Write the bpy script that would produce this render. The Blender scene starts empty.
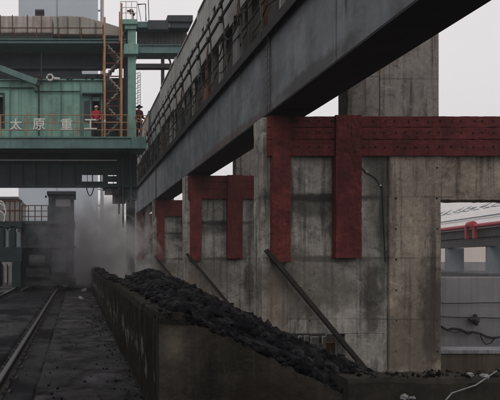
import bpy, bmesh, math, random
from mathutils import Vector, Matrix, noise
R = math.radians
random.seed(7)
sc = bpy.context.scene

# ------------------------------------------------------------------ camera
F = 520.0                      # focal length in photograph pixels (500 wide)
H = 1.5                        # eye height
VX, VY = 76.0, 259.0           # vanishing point of the track direction in the photograph
cd = bpy.data.cameras.new('camera')
cam = bpy.data.objects.new('camera', cd)
sc.collection.objects.link(cam)
cam.location = (0, 0, H)
cam.rotation_euler = (R(90), 0, 0)
cd.sensor_width = 36
cd.lens = 36 * F / 500
cd.shift_x = (250 - VX) / 500
cd.shift_y = (VY - 200) / 500
cd.clip_start = 0.05
cd.clip_end = 3000
sc.camera = cam

# ------------------------------------------------------------------ sky and light
SUN_EL, SUN_AZ = 48, 215
w = bpy.data.worlds.new('World')
sc.world = w
w.use_nodes = True
nt = w.node_tree
nt.nodes.clear()
sky = nt.nodes.new('ShaderNodeTexSky')
sky.sky_type = 'NISHITA'
sky.sun_disc = False
sky.sun_elevation = R(SUN_EL)
sky.sun_rotation = R(SUN_AZ)
sky.dust_density = 6
sky.air_density = 1.0
tc = nt.nodes.new('ShaderNodeTexCoord')
nz = nt.nodes.new('ShaderNodeTexNoise')
nz.inputs['Scale'].default_value = 1.3
nz.inputs['Detail'].default_value = 4
cr = nt.nodes.new('ShaderNodeValToRGB')          # the closed cloud layer
cr.color_ramp.elements[0].color = (6.6, 6.35, 6.45, 1)
cr.color_ramp.elements[1].color = (7.7, 7.35, 7.4, 1)
cr.color_ramp.elements[0].position = .3
cr.color_ramp.elements[1].position = .75
mx = nt.nodes.new('ShaderNodeMix')
mx.data_type = 'RGBA'
mx.inputs[0].default_value = 0.93
bg = nt.nodes.new('ShaderNodeBackground')
bg.inputs['Strength'].default_value = 0.1
ow = nt.nodes.new('ShaderNodeOutputWorld')
nt.links.new(tc.outputs['Generated'], nz.inputs['Vector'])
nt.links.new(nz.outputs['Fac'], cr.inputs['Fac'])
nt.links.new(sky.outputs[0], mx.inputs[6])
nt.links.new(cr.outputs[0], mx.inputs[7])
nt.links.new(mx.outputs[2], bg.inputs['Color'])
nt.links.new(bg.outputs[0], ow.inputs[0])
sl = bpy.data.lights.new('sun', 'SUN')
sl.energy = 0.5
sl.angle = R(25)
sl.color = (1, .96, .9)
so = bpy.data.objects.new('sun', sl)
sc.collection.objects.link(so)
az = R(SUN_AZ)
d = Vector((math.sin(az) * math.cos(R(SUN_EL)), math.cos(az) * math.cos(R(SUN_EL)), math.sin(R(SUN_EL))))
so.rotation_euler = d.to_track_quat('Z', 'Y').to_euler()
sc.view_settings.view_transform = 'Standard'
sc.view_settings.look = 'None'
sc.view_settings.exposure = 0.25
sc.view_settings.gamma = 1
sc.view_settings.use_curve_mapping = False
sc.cycles.volume_step_rate = 1.5
sc.cycles.volume_max_steps = 128
sc.cycles.volume_bounces = 1


# ------------------------------------------------------------------ helpers
def PX(px, Y): return (px - VX) / F * Y
def PZ(py, Y): return H + (VY - py) / F * Y


def hash01(i, j=0):
    return (math.sin(i * 127.1 + j * 311.7) * 43758.5453) % 1.0


class MB:
    def __init__(s): s.v = []; s.f = []
    def quad(s, pts):
        n = len(s.v); s.v += [tuple(p) for p in pts]; s.f.append(tuple(range(n, n + len(pts)))); return s
    def box(s, x0, x1, y0, y1, z0, z1, m=None):
        n = len(s.v)
        x0, x1 = sorted((x0, x1)); y0, y1 = sorted((y0, y1)); z0, z1 = sorted((z0, z1))
        p = [(x0, y0, z0), (x1, y0, z0), (x1, y1, z0), (x0, y1, z0), (x0, y0, z1), (x1, y0, z1), (x1, y1, z1), (x0, y1, z1)]
        if m is not None: p = [tuple(m @ Vector(q)) for q in p]
        s.v += p
        s.f += [tuple(n + i for i in q) for q in ((0, 3, 2, 1), (4, 5, 6, 7), (0, 1, 5, 4), (1, 2, 6, 5), (2, 3, 7, 6), (3, 0, 4, 7))]
        return s
    def bar(s, a, b, wx, wz, up=(0, 0, 1)):           # rectangular bar from a to b
        a, b = Vector(a), Vector(b); dd = (b - a); L = dd.length; dd.normalize()
        u = Vector(up)
        if abs(dd.dot(u)) > .98: u = Vector((0, 1, 0))
        sx = dd.cross(u).normalized(); sz = sx.cross(dd).normalized()
        m = Matrix((sx, dd, sz)).transposed().to_4x4(); m.translation = a
        return s.box(-wx / 2, wx / 2, 0, L, -wz / 2, wz / 2, m)
    def tube(s, pts, r, n=8, r2=None):
        pts = [Vector(p) for p in pts]
        rings = []
        for i, p in enumerate(pts):
            t = (pts[min(i + 1, len(pts) - 1)] - pts[max(i - 1, 0)]).normalized()
            u = Vector((0, 0, 1)) if abs(t.z) < .9 else Vector((0, 1, 0))
            a = t.cross(u).normalized(); b = a.cross(t)
            rr = r if r2 is None else r + (r2 - r) * i / (len(pts) - 1)
            base = len(s.v)
            for k in range(n):
                an = 2 * math.pi * k / n
                s.v.append(tuple(p + a * math.cos(an) * rr + b * math.sin(an) * rr))
            rings.append(base)
        for i in range(len(rings) - 1):
            for k in range(n):
                k2 = (k + 1) % n
                s.f.append((rings[i] + k, rings[i] + k2, rings[i + 1] + k2, rings[i + 1] + k))
        s.f.append(tuple(rings[0] + k for k in range(n))[::-1])
        s.f.append(tuple(rings[-1] + k for k in range(n)))
        return s
    def lump(s, c, r, seed, flat=1.0, sub=1):
        b = bmesh.new(); bmesh.ops.create_icosphere(b, subdivisions=sub, radius=1)
        n = len(s.v); rot = Matrix.Rotation(hash01(seed) * 6.28, 3, Vector((hash01(seed, 1) - .5, hash01(seed, 2) - .5, 1)).normalized())
        for i, q in enumerate(b.verts):
            k = r * (0.62 + .6 * hash01(seed, i + 3))
            p = rot @ Vector((q.co.x * k, q.co.y * k * (.7 + .5 * hash01(seed, 99)), q.co.z * k * flat))
            s.v.append((c[0] + p.x, c[1] + p.y, c[2] + p.z))
        for q in b.faces: s.f.append(tuple(n + x.index for x in q.verts))
        b.free(); return s
    def build(s, name, mat, parent=None, bevel=0, smooth=False, off=None):
        me = bpy.data.meshes.new(name)
        v = s.v
        if off is not None: v = [(a - off[0], b - off[1], c - off[2]) for a, b, c in v]
        me.from_pydata(v, [], s.f); me.update()
        bm = bmesh.new(); bm.from_mesh(me); bmesh.ops.recalc_face_normals(bm, faces=bm.faces); bm.to_mesh(me); bm.free()
        me.materials.append(mat)
        if smooth:
            for p in me.polygons: p.use_smooth = True
        o = bpy.data.objects.new(name, me); sc.collection.objects.link(o)
        if parent is not None:
            o.parent = parent
            o.location = (-parent.matrix_basis.translation) if (parent.type == 'EMPTY' and parent.get('_w')) else (0, 0, 0)
        if bevel:
            m = o.modifiers.new('b', 'BEVEL'); m.width = bevel; m.segments = 2; m.limit_method = 'ANGLE'
        return o


def tag(o, label, cat, group=None, kind=None):
    if label: o['label'] = label
    if cat: o['category'] = cat
    if group: o['group'] = group
    if kind: o['kind'] = kind
    return o


def thing(name, label, cat, loc=(0, 0, 0), group=None):
    """Empty at the base of the thing; children are built in world coordinates and shifted back."""
    o = bpy.data.objects.new(name, None); sc.collection.objects.link(o)
    o.location = loc; o['_w'] = 1
    o.empty_display_size = .3
    return tag(o, label, cat, group)


# ------------------------------------------------------------------ materials
def mat_new(name):
    m = bpy.data.materials.new(name); m.use_nodes = True
    n = m.node_tree; b = n.nodes['Principled BSDF']
    return m, n, b


def N(n, t, **kw):
    x = n.nodes.new(t)
    for k, v in kw.items():
        if k in x.inputs: x.inputs[k].default_value = v
        else: setattr(x, k, v)
    return x


def weathered(name, c1, c2, scale=3, rough=.8, metal=0, bump=.3, streak=0.5, dirt=(.03, .027, .024), dirt_amt=.5, bscale=40, spec=.3, dscale=None):
    """two-tone surface with vertical run marks, patches of dirt and fine bump"""
    m, n, b = mat_new(name); L = n.links.new
    tc = N(n, 'ShaderNodeTexCoord')
    n1 = N(n, 'ShaderNodeTexNoise', Scale=scale, Detail=8, Roughness=.65)
    L(tc.outputs['Object'], n1.inputs['Vector'])
    mp = N(n, 'ShaderNodeMapping'); mp.inputs['Scale'].default_value = (7, 7, .35)
    n2 = N(n, 'ShaderNodeTexNoise', Scale=scale * .8, Detail=5, Roughness=.6)
    L(tc.outputs['Object'], mp.inputs['Vector']); L(mp.outputs[0], n2.inputs['Vector'])
    r1 = N(n, 'ShaderNodeValToRGB'); r1.color_ramp.elements[0].position = .35; r1.color_ramp.elements[1].position = .68
    L(n1.outputs['Fac'], r1.inputs['Fac'])
    mx1 = N(n, 'ShaderNodeMix', data_type='RGBA'); mx1.inputs[6].default_value = (*c1, 1); mx1.inputs[7].default_value = (*c2, 1)
    L(r1.outputs[0], mx1.inputs[0])
    r2 = N(n, 'ShaderNodeValToRGB'); r2.color_ramp.elements[0].position = .45; r2.color_ramp.elements[1].position = .72
    L(n2.outputs['Fac'], r2.inputs['Fac'])
    ms = N(n, 'ShaderNodeMath', operation='MULTIPLY'); ms.inputs[1].default_value = streak; L(r2.outputs[0], ms.inputs[0])
    mx2 = N(n, 'ShaderNodeMix', data_type='RGBA'); mx2.inputs[7].default_value = (*dirt, 1)
    L(ms.outputs[0], mx2.inputs[0]); L(mx1.outputs[2], mx2.inputs[6])
    n3 = N(n, 'ShaderNodeTexNoise', Scale=dscale or scale * .35, Detail=9, Roughness=.7); L(tc.outputs['Object'], n3.inputs['Vector'])
    r3 = N(n, 'ShaderNodeValToRGB'); r3.color_ramp.elements[0].position = .5; r3.color_ramp.elements[1].position = .7
    L(n3.outputs['Fac'], r3.inputs['Fac'])
    md = N(n, 'ShaderNodeMath', operation='MULTIPLY'); md.inputs[1].default_value = dirt_amt; L(r3.outputs[0], md.inputs[0])
    mx3 = N(n, 'ShaderNodeMix', data_type='RGBA'); mx3.inputs[7].default_value = (*dirt, 1)
    L(md.outputs[0], mx3.inputs[0]); L(mx2.outputs[2], mx3.inputs[6])
    L(mx3.outputs[2], b.inputs['Base Color'])
    n4 = N(n, 'ShaderNodeTexNoise', Scale=bscale, Detail=6, Roughness=.7); L(tc.outputs['Object'], n4.inputs['Vector'])
    ad = N(n, 'ShaderNodeMath', operation='ADD'); L(n4.outputs['Fac'], ad.inputs[0]); L(n1.outputs['Fac'], ad.inputs[1])
    bp = N(n, 'ShaderNodeBump', Strength=bump, Distance=.02); L(ad.outputs[0], bp.inputs['Height'])
    L(bp.outputs[0], b.inputs['Normal'])
    b.inputs['Roughness'].default_value = rough; b.inputs['Metallic'].default_value = metal
    b.inputs['Specular IOR Level'].default_value = spec
    return m


def concrete(name, c1, c2, board=.21, lift=1.35, dirt=(.05, .045, .04), amt=.75, holes=True, stain=(.03, .035, .028)):
    """board-marked cast concrete: board tint, lift joints, tie holes, run marks"""
    m, n, b = mat_new(name); L = n.links.new
    def M(op, a, bb=None, cc=None):
        x = N(n, 'ShaderNodeMath', operation=op)
        for i, q in enumerate((a, bb, cc)):
            if q is None: continue
            if isinstance(q, (int, float)): x.inputs[i].default_value = q
            else: L(q, x.inputs[i])
        return x.outputs[0]
    def ramp(src, a, c):
        x = N(n, 'ShaderNodeMapRange', clamp=True); x.inputs[1].default_value = a; x.inputs[2].default_value = c; L(src, x.inputs[0]); return x.outputs[0]
    def mix(f, a, bb):
        x = N(n, 'ShaderNodeMix', data_type='RGBA')
        if isinstance(f, float): x.inputs[0].default_value = f
        else: L(f, x.inputs[0])
        for i, q in ((6, a), (7, bb)):
            if isinstance(q, tuple): x.inputs[i].default_value = (*q, 1)
            else: L(q, x.inputs[i])
        return x.outputs[2]
    tc = N(n, 'ShaderNodeTexCoord'); sp = N(n, 'ShaderNodeSeparateXYZ'); L(tc.outputs['Object'], sp.inputs[0])
    hx = M('ADD', sp.outputs[0], sp.outputs[1]); z = sp.outputs[2]
    bi = M('FLOOR', M('DIVIDE', hx, board)); bf = M('FRACT', M('DIVIDE', hx, board))
    zz = M('SUBTRACT', z, .17)
    li = M('FLOOR', M('DIVIDE', zz, lift)); lf = M('FRACT', M('DIVIDE', zz, lift))
    cmb = N(n, 'ShaderNodeCombineXYZ'); L(bi, cmb.inputs[0]); L(li, cmb.inputs[1])
    wn = N(n, 'ShaderNodeTexWhiteNoise', noise_dimensions='3D'); L(cmb.outputs[0], wn.inputs['Vector'])
    cmb2 = N(n, 'ShaderNodeCombineXYZ'); L(M('FLOOR', M('DIVIDE', hx, board * 4.3)), cmb2.inputs[0]); L(li, cmb2.inputs[1])
    wn2 = N(n, 'ShaderNodeTexWhiteNoise', noise_dimensions='3D'); L(cmb2.outputs[0], wn2.inputs['Vector'])
    n1 = N(n, 'ShaderNodeTexNoise', Scale=1.1, Detail=9, Roughness=.68); L(tc.outputs['Object'], n1.inputs['Vector'])
    n5 = N(n, 'ShaderNodeTexNoise', Scale=9, Detail=8, Roughness=.75); L(tc.outputs['Object'], n5.inputs['Vector'])
    f = M('ADD', M('MULTIPLY', wn.outputs[0], .14), M('ADD', M('MULTIPLY', wn2.outputs[0], .2), M('MULTIPLY', ramp(n1.outputs['Fac'], .36, .64), .75)))
    col = mix(f, c1, c2)
    col = mix(M('MULTIPLY', ramp(n5.outputs['Fac'], .45, .75), .45), col, dirt)
    # run marks
    mp = N(n, 'ShaderNodeMapping'); mp.inputs['Scale'].default_value = (5, 5, .22); L(tc.outputs['Object'], mp.inputs['Vector'])
    n2 = N(n, 'ShaderNodeTexNoise', Scale=1.6, Detail=7, Roughness=.62); L(mp.outputs[0], n2.inputs['Vector'])
    col = mix(M('MULTIPLY', ramp(n2.outputs['Fac'], .5, .64), amt), col, dirt)
    # broad grime patches
    n3 = N(n, 'ShaderNodeTexNoise', Scale=.55, Detail=10, Roughness=.72, Distortion=.6); L(tc.outputs['Object'], n3.inputs['Vector'])
    col = mix(M('MULTIPLY', ramp(n3.outputs['Fac'], .51, .6), amt * .85), col, stain)
    # pale bloom and sharp-edged scaling
    n7 = N(n, 'ShaderNodeTexNoise', Scale=2.3, Detail=12, Roughness=.78, Distortion=1.2); L(tc.outputs['Object'], n7.inputs['Vector'])
    pale = tuple(min(.6, q * 1.35) for q in c2)
    col = mix(M('MULTIPLY', ramp(n7.outputs['Fac'], .56, .64), .5), col, pale)
    col = mix(M('MULTIPLY', ramp(n7.outputs['Fac'], .44, .38), .55), col, dirt)
    n8 = N(n, 'ShaderNodeTexNoise', Scale=34, Detail=5, Roughness=.8); L(tc.outputs['Object'], n8.inputs['Vector'])
    col = mix(M('MULTIPLY', ramp(n8.outputs['Fac'], .56, .66), .6), col, dirt)
    col = mix(M('MULTIPLY', ramp(n8.outputs['Fac'], .42, .33), .35), col, pale)
    # joints between boards and lifts
    jb = M('LESS_THAN', M('ABSOLUTE', M('SUBTRACT', bf, .5)), .475)      # 1 on the board, 0 in the joint
    lj = M('GREATER_THAN', M('ABSOLUTE', M('SUBTRACT', lf, .5)), .489)
    col = mix(M('MULTIPLY', M('SUBTRACT', 1, jb), .13), col, dirt)
    col = mix(M('MULTIPLY', lj, M('MULTIPLY', wn2.outputs[0], .6)), col, dirt)
    h = M('ADD', M('MULTIPLY', wn.outputs[0], .35), M('ADD', M('MULTIPLY', jb, .3), M('MULTIPLY', n5.outputs['Fac'], 1.8)))
    h = M('SUBTRACT', h, M('MULTIPLY', lj, .7))
    if holes:
        dx = M('MULTIPLY', M('SUBTRACT', M('FRACT', M('DIVIDE', hx, board * 4.3)), .5), board * 4.3)
        dz = M('MULTIPLY', M('SUBTRACT', M('FRACT', M('ADD', M('DIVIDE', z, lift * .5), .3)), .5), lift * .5)
        rr = M('SQRT', M('ADD', M('POWER', M('ABSOLUTE', dx), 2.), M('POWER', M('ABSOLUTE', dz), 2.)))
        hole = M('MULTIPLY', M('LESS_THAN', rr, .022), M('GREATER_THAN', wn2.outputs[0], .55))
        col = mix(hole, col, (.015, .014, .013)); h = M('SUBTRACT', h, hole)
    L(col, b.inputs['Base Color'])
    bp = N(n, 'ShaderNodeBump', Strength=.5, Distance=.015); L(h, bp.inputs['Height']); L(bp.outputs[0], b.inputs['Normal'])
    b.inputs['Roughness'].default_value = .95; b.inputs['Specular IOR Level'].default_value = .2 if max(c2) > .15 else .06
    return m


def ground_mat(name, c1, c2, wet=.5, scale=1.2, bump=.6, light=None, spec=.32):
    m, n, b = mat_new(name); L = n.links.new
    tc = N(n, 'ShaderNodeTexCoord')
    n1 = N(n, 'ShaderNodeTexNoise', Scale=scale, Detail=10, Roughness=.72); L(tc.outputs['Object'], n1.inputs['Vector'])
    n2 = N(n, 'ShaderNodeTexNoise', Scale=scale * .45, Detail=6, Distortion=.5); L(tc.outputs['Object'], n2.inputs['Vector'])
    n3 = N(n, 'ShaderNodeTexNoise', Scale=28, Detail=8, Roughness=.8); L(tc.outputs['Object'], n3.inputs['Vector'])
    r = N(n, 'ShaderNodeValToRGB'); r.color_ramp.elements[0].position = .38; r.color_ramp.elements[1].position = .66
    r.color_ramp.elements[0].color = (*c1, 1); r.color_ramp.elements[1].color = (*c2, 1)
    L(n1.outputs['Fac'], r.inputs['Fac'])
    mx = N(n, 'ShaderNodeMix', data_type='RGBA'); mx.inputs[7].default_value = (.012, .012, .014, 1)
    mr = N(n, 'ShaderNodeMapRange', clamp=True); mr.inputs[1].default_value = .5; mr.inputs[2].default_value = .62; L(n3.outputs['Fac'], mr.inputs[0])
    mm = N(n, 'ShaderNodeMath', operation='MULTIPLY'); mm.inputs[1].default_value = .7; L(mr.outputs[0], mm.inputs[0])
    L(mm.outputs[0], mx.inputs[0]); L(r.outputs[0], mx.inputs[6])
    out = mx.outputs[2]
    if light:
        v = N(n, 'ShaderNodeTexVoronoi', Scale=2.2, Randomness=1.); L(tc.outputs['Object'], v.inputs['Vector'])
        m3 = N(n, 'ShaderNodeMapRange', clamp=True); m3.inputs[1].default_value = .57; m3.inputs[2].default_value = .7; L(n2.outputs['Fac'], m3.inputs[0])
        mx4 = N(n, 'ShaderNodeMix', data_type='RGBA'); mx4.inputs[7].default_value = (*light, 1); L(m3.outputs[0], mx4.inputs[0]); L(out, mx4.inputs[6]); out = mx4.outputs[2]
    L(out, b.inputs['Base Color'])
    mr2 = N(n, 'ShaderNodeMapRange', clamp=True); mr2.inputs[1].default_value = .42; mr2.inputs[2].default_value = .6
    mr2.inputs[3].default_value = .95 - wet * .7; mr2.inputs[4].default_value = .95; L(n2.outputs['Fac'], mr2.inputs[0])
    L(mr2.outputs[0], b.inputs['Roughness'])
    ad = N(n, 'ShaderNodeMath', operation='ADD'); L(n1.outputs['Fac'], ad.inputs[0]); L(n3.outputs['Fac'], ad.inputs[1])
    bp = N(n, 'ShaderNodeBump', Strength=bump, Distance=.03); L(ad.outputs[0], bp.inputs['Height']); L(bp.outputs[0], b.inputs['Normal'])
    mr4 = N(n, 'ShaderNodeMapRange', clamp=True); mr4.inputs[1].default_value = .42; mr4.inputs[2].default_value = .56
    mr4.inputs[3].default_value = spec; mr4.inputs[4].default_value = spec * .25; L(n2.outputs['Fac'], mr4.inputs[0]); L(mr4.outputs[0], b.inputs['Specular IOR Level'])
    return m


M_ = dict(
    conc=concrete('board_concrete', (.17, .163, .147), (.43, .41, .37)),
    conc_warm=concrete('warm_concrete', (.19, .16, .13), (.4, .34, .27), stain=(.075, .062, .05)),
    conc_far=concrete('upper_concrete', (.19, .18, .165), (.33, .3, .27), board=.9, stain=(.09, .08, .07), holes=True),
    conc_dark=concrete('sooty_concrete', (.02, .019, .017), (.05, .045, .038), board=.3, stain=(.016, .016, .013), holes=False),
    red=weathered('red_oxide_steel', (.1, .024, .023), (.18, .045, .04), 4, .92, 0, .9, .6, (.045, .018, .018), .75, bscale=25, spec=.1),
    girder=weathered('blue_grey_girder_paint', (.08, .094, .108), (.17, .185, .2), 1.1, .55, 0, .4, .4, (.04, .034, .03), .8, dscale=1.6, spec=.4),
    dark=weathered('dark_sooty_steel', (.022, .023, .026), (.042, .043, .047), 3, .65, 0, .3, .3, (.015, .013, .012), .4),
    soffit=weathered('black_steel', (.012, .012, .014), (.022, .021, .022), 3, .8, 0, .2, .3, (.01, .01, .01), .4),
    brace=weathered('brown_black_bar', (.01, .008, .007), (.02, .015, .012), 5, .7),
    green=weathered('green_machine_paint', (.15, .3, .25), (.21, .38, .32), 1.2, .55, 0, .15, .5, (.075, .1, .08), .65, dscale=1.1),
    redbolt=weathered('dark_red_bolt', (.03, .008, .01), (.05, .012, .014), 9, .7),
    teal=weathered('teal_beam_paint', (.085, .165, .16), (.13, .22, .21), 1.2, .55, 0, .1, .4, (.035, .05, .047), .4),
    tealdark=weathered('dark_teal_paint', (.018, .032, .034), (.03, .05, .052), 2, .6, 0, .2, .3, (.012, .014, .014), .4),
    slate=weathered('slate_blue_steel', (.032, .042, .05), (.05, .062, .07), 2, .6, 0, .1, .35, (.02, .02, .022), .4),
    orange=weathered('rusty_orange_paint', (.38, .19, .1), (.5, .27, .15), 6, .7, 0, .2, .4, (.12, .06, .035), .5),
    rust=weathered('rust_brown', (.09, .04, .025), (.16, .075, .045), 5, .9, 0, .4, .5, (.04, .022, .018), .5),
    panel=weathered('grey_gallery_sheet', (.3, .305, .295), (.42, .42, .4), 1.5, .7, 0, .15, .5, (.07, .068, .062), .5),
    grime=weathered('grimy_gallery_base', (.06, .06, .056), (.11, .105, .09), 3, .8, 0, .3, .5, (.014, .013, .012), .5),
    tank=weathered('stained_white_tank', (.3, .26, .24), (.5, .46, .44), .8, .7, 0, .15, .7, (.13, .075, .055), .7),
    crate=weathered('grey_beige_container', (.26, .25, .22), (.36, .34, .3), 1.2, .7, 0, .1, .5, (.16, .12, .09), .5),
    tower=weathered('pale_blue_tower', (.42, .47, .52), (.5, .55, .6), .08, .8, 0, .05, .15, (.35, .38, .4), .2, bscale=2),  # light blue cladding, painted paler in place of distance haze
    hazewall=weathered('far_grey_wall', (.16, .16, .16), (.22, .215, .21), .2, .9, 0, .05, .3, (.14, .14, .14), .3, bscale=3),
    white=weathered('dull_white_paint', (.55, .53, .52), (.68, .66, .65), 3, .6, 0, .1, .3, (.35, .32, .3), .3),
    letter=weathered('cream_letter_paint', (.66, .66, .6), (.74, .74, .68), 6, .6, 0, .1, .2, (.3, .28, .22), .3),
    lilac=weathered('lilac_grey_render', (.24, .23, .245), (.3, .29, .3), 1.2, .85, 0, .1, .35, (.11, .1, .105), .4),
    bluegrey=weathered('blue_grey_column', (.2, .24, .27), (.27, .31, .34), 1.5, .7, 0, .1, .3, (.12, .13, .14), .3),
    galgrey=weathered('gallery_dark_beam', (.09, .092, .095), (.13, .13, .132), 2, .7, 0, .1, .4, (.05, .048, .045), .3),
    redpipe=weathered('bright_red_pipe', (.33, .035, .05), (.42, .05, .07), 4, .5, 0, .1, .3, (.2, .03, .04), .3),
    coal=ground_mat('coal', (.004, .004, .006), (.016, .016, .019), .62, 7, 1.0, spec=.26),
    rail=weathered('rail_steel', (.045, .04, .04), (.08, .072, .07), 6, .45, .5, .2, .2, (.03, .02, .018), .4),
    railtop=weathered('worn_rail_head', (.25, .25, .26), (.34, .34, .35), 6, .3, .8, .1, .1, (.12, .1, .1), .3),
    skin=weathered('skin', (.42, .25, .18), (.46, .28, .2), 9, .6, 0, .02, .1, (.35, .2, .15), .1),
    jacket=weathered('red_jacket_cloth', (.33, .02, .03), (.42, .03, .045), 9, .9, 0, .2, .1, (.2, .015, .02), .3),
    maroon=weathered('dark_red_cloth', (.08, .018, .018), (.11, .028, .026), 9, .9, 0, .2, .1, (.04, .012, .012), .3),
    trousers=weathered('dark_trouser_cloth', (.025, .02, .028), (.04, .032, .04), 9, .9),
    helmet=weathered('pale_helmet_plastic', (.6, .42, .33), (.68, .48, .38), 9, .4, 0, .02, .1, (.5, .35, .3), .1),
    hat=weathered('dark_hat_felt', (.02, .02, .022), (.03, .03, .032), 9, .9),
    eye=weathered('dark_eye', (.01, .01, .01), (.015, .012, .012), 9, .3),
    ground=ground_mat('sooty_ground', (.009, .009, .011), (.026, .025, .028), .95, 1.5, .7),
    pave=ground_mat('wet_concrete_paving', (.008, .008, .009), (.062, .06, .065), .9, 2.8, .9, light=(.1, .098, .104)),
    pit=ground_mat('pit_floor', (.02, .019, .018), (.045, .04, .036), .3, 2, .7),
    pale=weathered('pale_broken_slab', (.2, .2, .21), (.3, .3, .31), 6, .8),
    beige=weathered('beige_far_wall', (.68, .6, .53), (.75, .67, .6), .3, .9, 0, .05, .2, (.5, .45, .4), .2, bscale=3),
    ochre=weathered('ochre_board', (.22, .12, .05), (.3, .17, .08), 4, .8),
)

exec_later = []


def part(parent, name, mat, build, bevel=0, smooth=False, label=None):
    mb = MB(); build(mb)
    o = mb.build(name, M_[mat] if isinstance(mat, str) else mat, parent, bevel, smooth)
    if label: o['label'] = label
    return o


def parts(parent, name, mat, fs, bevel=0):
    for f in fs: part(parent, name, mat, f, bevel)


def patch(mat, c, r, col, amt=.8, ns=3, warp=.6, thr=(.55, 1.0)):
    """an irregular stain with its own place on the surface (object coordinates)"""
    m = M_[mat]; n = m.node_tree; b = n.nodes['Principled BSDF']; L = n.links.new
    src = b.inputs['Base Color'].links[0].from_socket
    tc = N(n, 'ShaderNodeTexCoord'); nz = N(n, 'ShaderNodeTexNoise', Scale=ns, Detail=7, Roughness=.7); L(tc.outputs['Object'], nz.inputs['Vector'])
    sb = N(n, 'ShaderNodeVectorMath', operation='SUBTRACT'); L(tc.outputs['Object'], sb.inputs[0]); sb.inputs[1].default_value = c
    dv = N(n, 'ShaderNodeVectorMath', operation='DIVIDE'); L(sb.outputs[0], dv.inputs[0]); dv.inputs[1].default_value = r
    ln = N(n, 'ShaderNodeVectorMath', operation='LENGTH'); L(dv.outputs[0], ln.inputs[0])
    ma = N(n, 'ShaderNodeMath', operation='MULTIPLY_ADD'); L(nz.outputs['Fac'], ma.inputs[0]); ma.inputs[1].default_value = warp * 2; L(ln.outputs['Value'], ma.inputs[2])
    mr = N(n, 'ShaderNodeMapRange', clamp=True); mr.inputs[1].default_value = thr[0] + warp; mr.inputs[2].default_value = thr[1] + warp; mr.inputs[3].default_value = amt; mr.inputs[4].default_value = 0
    L(ma.outputs[0], mr.inputs[0])
    mx = N(n, 'ShaderNodeMix', data_type='RGBA'); mx.inputs[7].default_value = (*col, 1); L(mr.outputs[0], mx.inputs[0]); L(src, mx.inputs[6]); L(mx.outputs[2], b.inputs['Base Color'])


RT = bpy.data.textures.new('rough', 'CLOUDS'); RT.noise_scale = .09; RT.noise_depth = 4
def rough(o, lv=5, st=.035):
    a = o.modifiers.new('su', 'SUBSURF'); a.subdivision_type = 'SIMPLE'; a.levels = lv; a.render_levels = lv
    d = o.modifiers.new('di', 'DISPLACE'); d.texture = RT; d.texture_coords = 'LOCAL'; d.strength = st; d.mid_level = .5
    return o


patch('girder', (4.2, 9.5, 4.85), (3, 2.2, .22), (.028, .024, .02), .75, 2.2, .7)
patch('girder', (4.2, 15, 4.8), (3, 5, .2), (.06, .035, .022), .7, 3.5, .8)
patch('girder', (4.2, 6.6, 5.7), (3, .7, .5), (.045, .06, .085), .7, 2.4, .8)
patch('girder', (4.2, 11.6, 5.5), (3, .5, 1.3), (.035, .034, .034), .6, 3, .6)
patch('girder', (4.2, 8.2, 5.6), (3, .05, .35), (.02, .014, .012), .9, 6, .4)
M_['conc_wall'] = concrete('black_stained_concrete', (.008, .0085, .007), (.024, .024, .019), board=.5, stain=(.01, .011, .009), holes=False)
def peel(mat):
    m = M_[mat]; n = m.node_tree; b = n.nodes['Principled BSDF']; L = n.links.new
    src = b.inputs['Base Color'].links[0].from_socket
    tc = N(n, 'ShaderNodeTexCoord'); mp = N(n, 'ShaderNodeMapping'); mp.inputs['Scale'].default_value = (1, 2.1, 1.5); L(tc.outputs['Object'], mp.inputs['Vector'])
    nz = N(n, 'ShaderNodeTexNoise', Scale=2.1, Detail=6, Roughness=.55); L(mp.outputs[0], nz.inputs['Vector'])
    sp = N(n, 'ShaderNodeSeparateXYZ'); L(tc.outputs['Object'], sp.inputs[0])
    d = N(n, 'ShaderNodeMath', operation='SUBTRACT'); L(sp.outputs[2], d.inputs[0]); d.inputs[1].default_value = .45
    a = N(n, 'ShaderNodeMath', operation='ABSOLUTE'); L(d.outputs[0], a.inputs[0])
    ma = N(n, 'ShaderNodeMath', operation='MULTIPLY_ADD'); L(a.outputs[0], ma.inputs[0]); ma.inputs[1].default_value = -.55; L(nz.outputs['Fac'], ma.inputs[2])
    mr = N(n, 'ShaderNodeMapRange', clamp=True); mr.inputs[1].default_value = .5; mr.inputs[2].default_value = .55; L(ma.outputs[0], mr.inputs[0]); mr.inputs[4].default_value = .8
    mx = N(n, 'ShaderNodeMix', data_type='RGBA'); mx.inputs[7].default_value = (.15, .15, .14, 1); L(mr.outputs[0], mx.inputs[0]); L(src, mx.inputs[6]); L(mx.outputs[2], b.inputs['Base Color'])
peel('conc_wall')
M_['conc_end'] = concrete('end_wall_concrete', (.016, .015, .012), (.05, .044, .035), board=2.2, lift=.62, stain=(.012, .011, .01), amt=.85, holes=False)
patch('conc_end', (.9, 4.8, .72), (.16, 3, .22), (.13, .115, .09), .75, 12, .6, (.2, 1.0))
patch('conc_end', (1.0, 4.8, .93), (.4, 3, .05), (.012, .011, .01), .8, 6, .5)
patch('conc_end', (1.75, 4.8, .2), (.5, 3, .3), (.018, .015, .012), .7, 4, .6)
patch('conc', (6.55, 12, .6), (.3, 30, 1.0), (.03, .027, .022), .75, 3, .7)
patch('conc', (6.75, 12, 3.1), (.42, 30, 1.4), (.06, .062, .05), .6, 3, .5)
patch('conc', (5.3, 12, 2.65), (.9, 30, .33), (.035, .035, .03), .7, 4, .6)
patch('conc', (5.4, 12, 2.86), (1.5, 30, .12), (.028, .028, .026), .85, 5, .45)
patch('conc', (6.8, 12, 2.2), (.1, 30, 2.2), (.03, .045, .035), .6, 4, .5)
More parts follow.
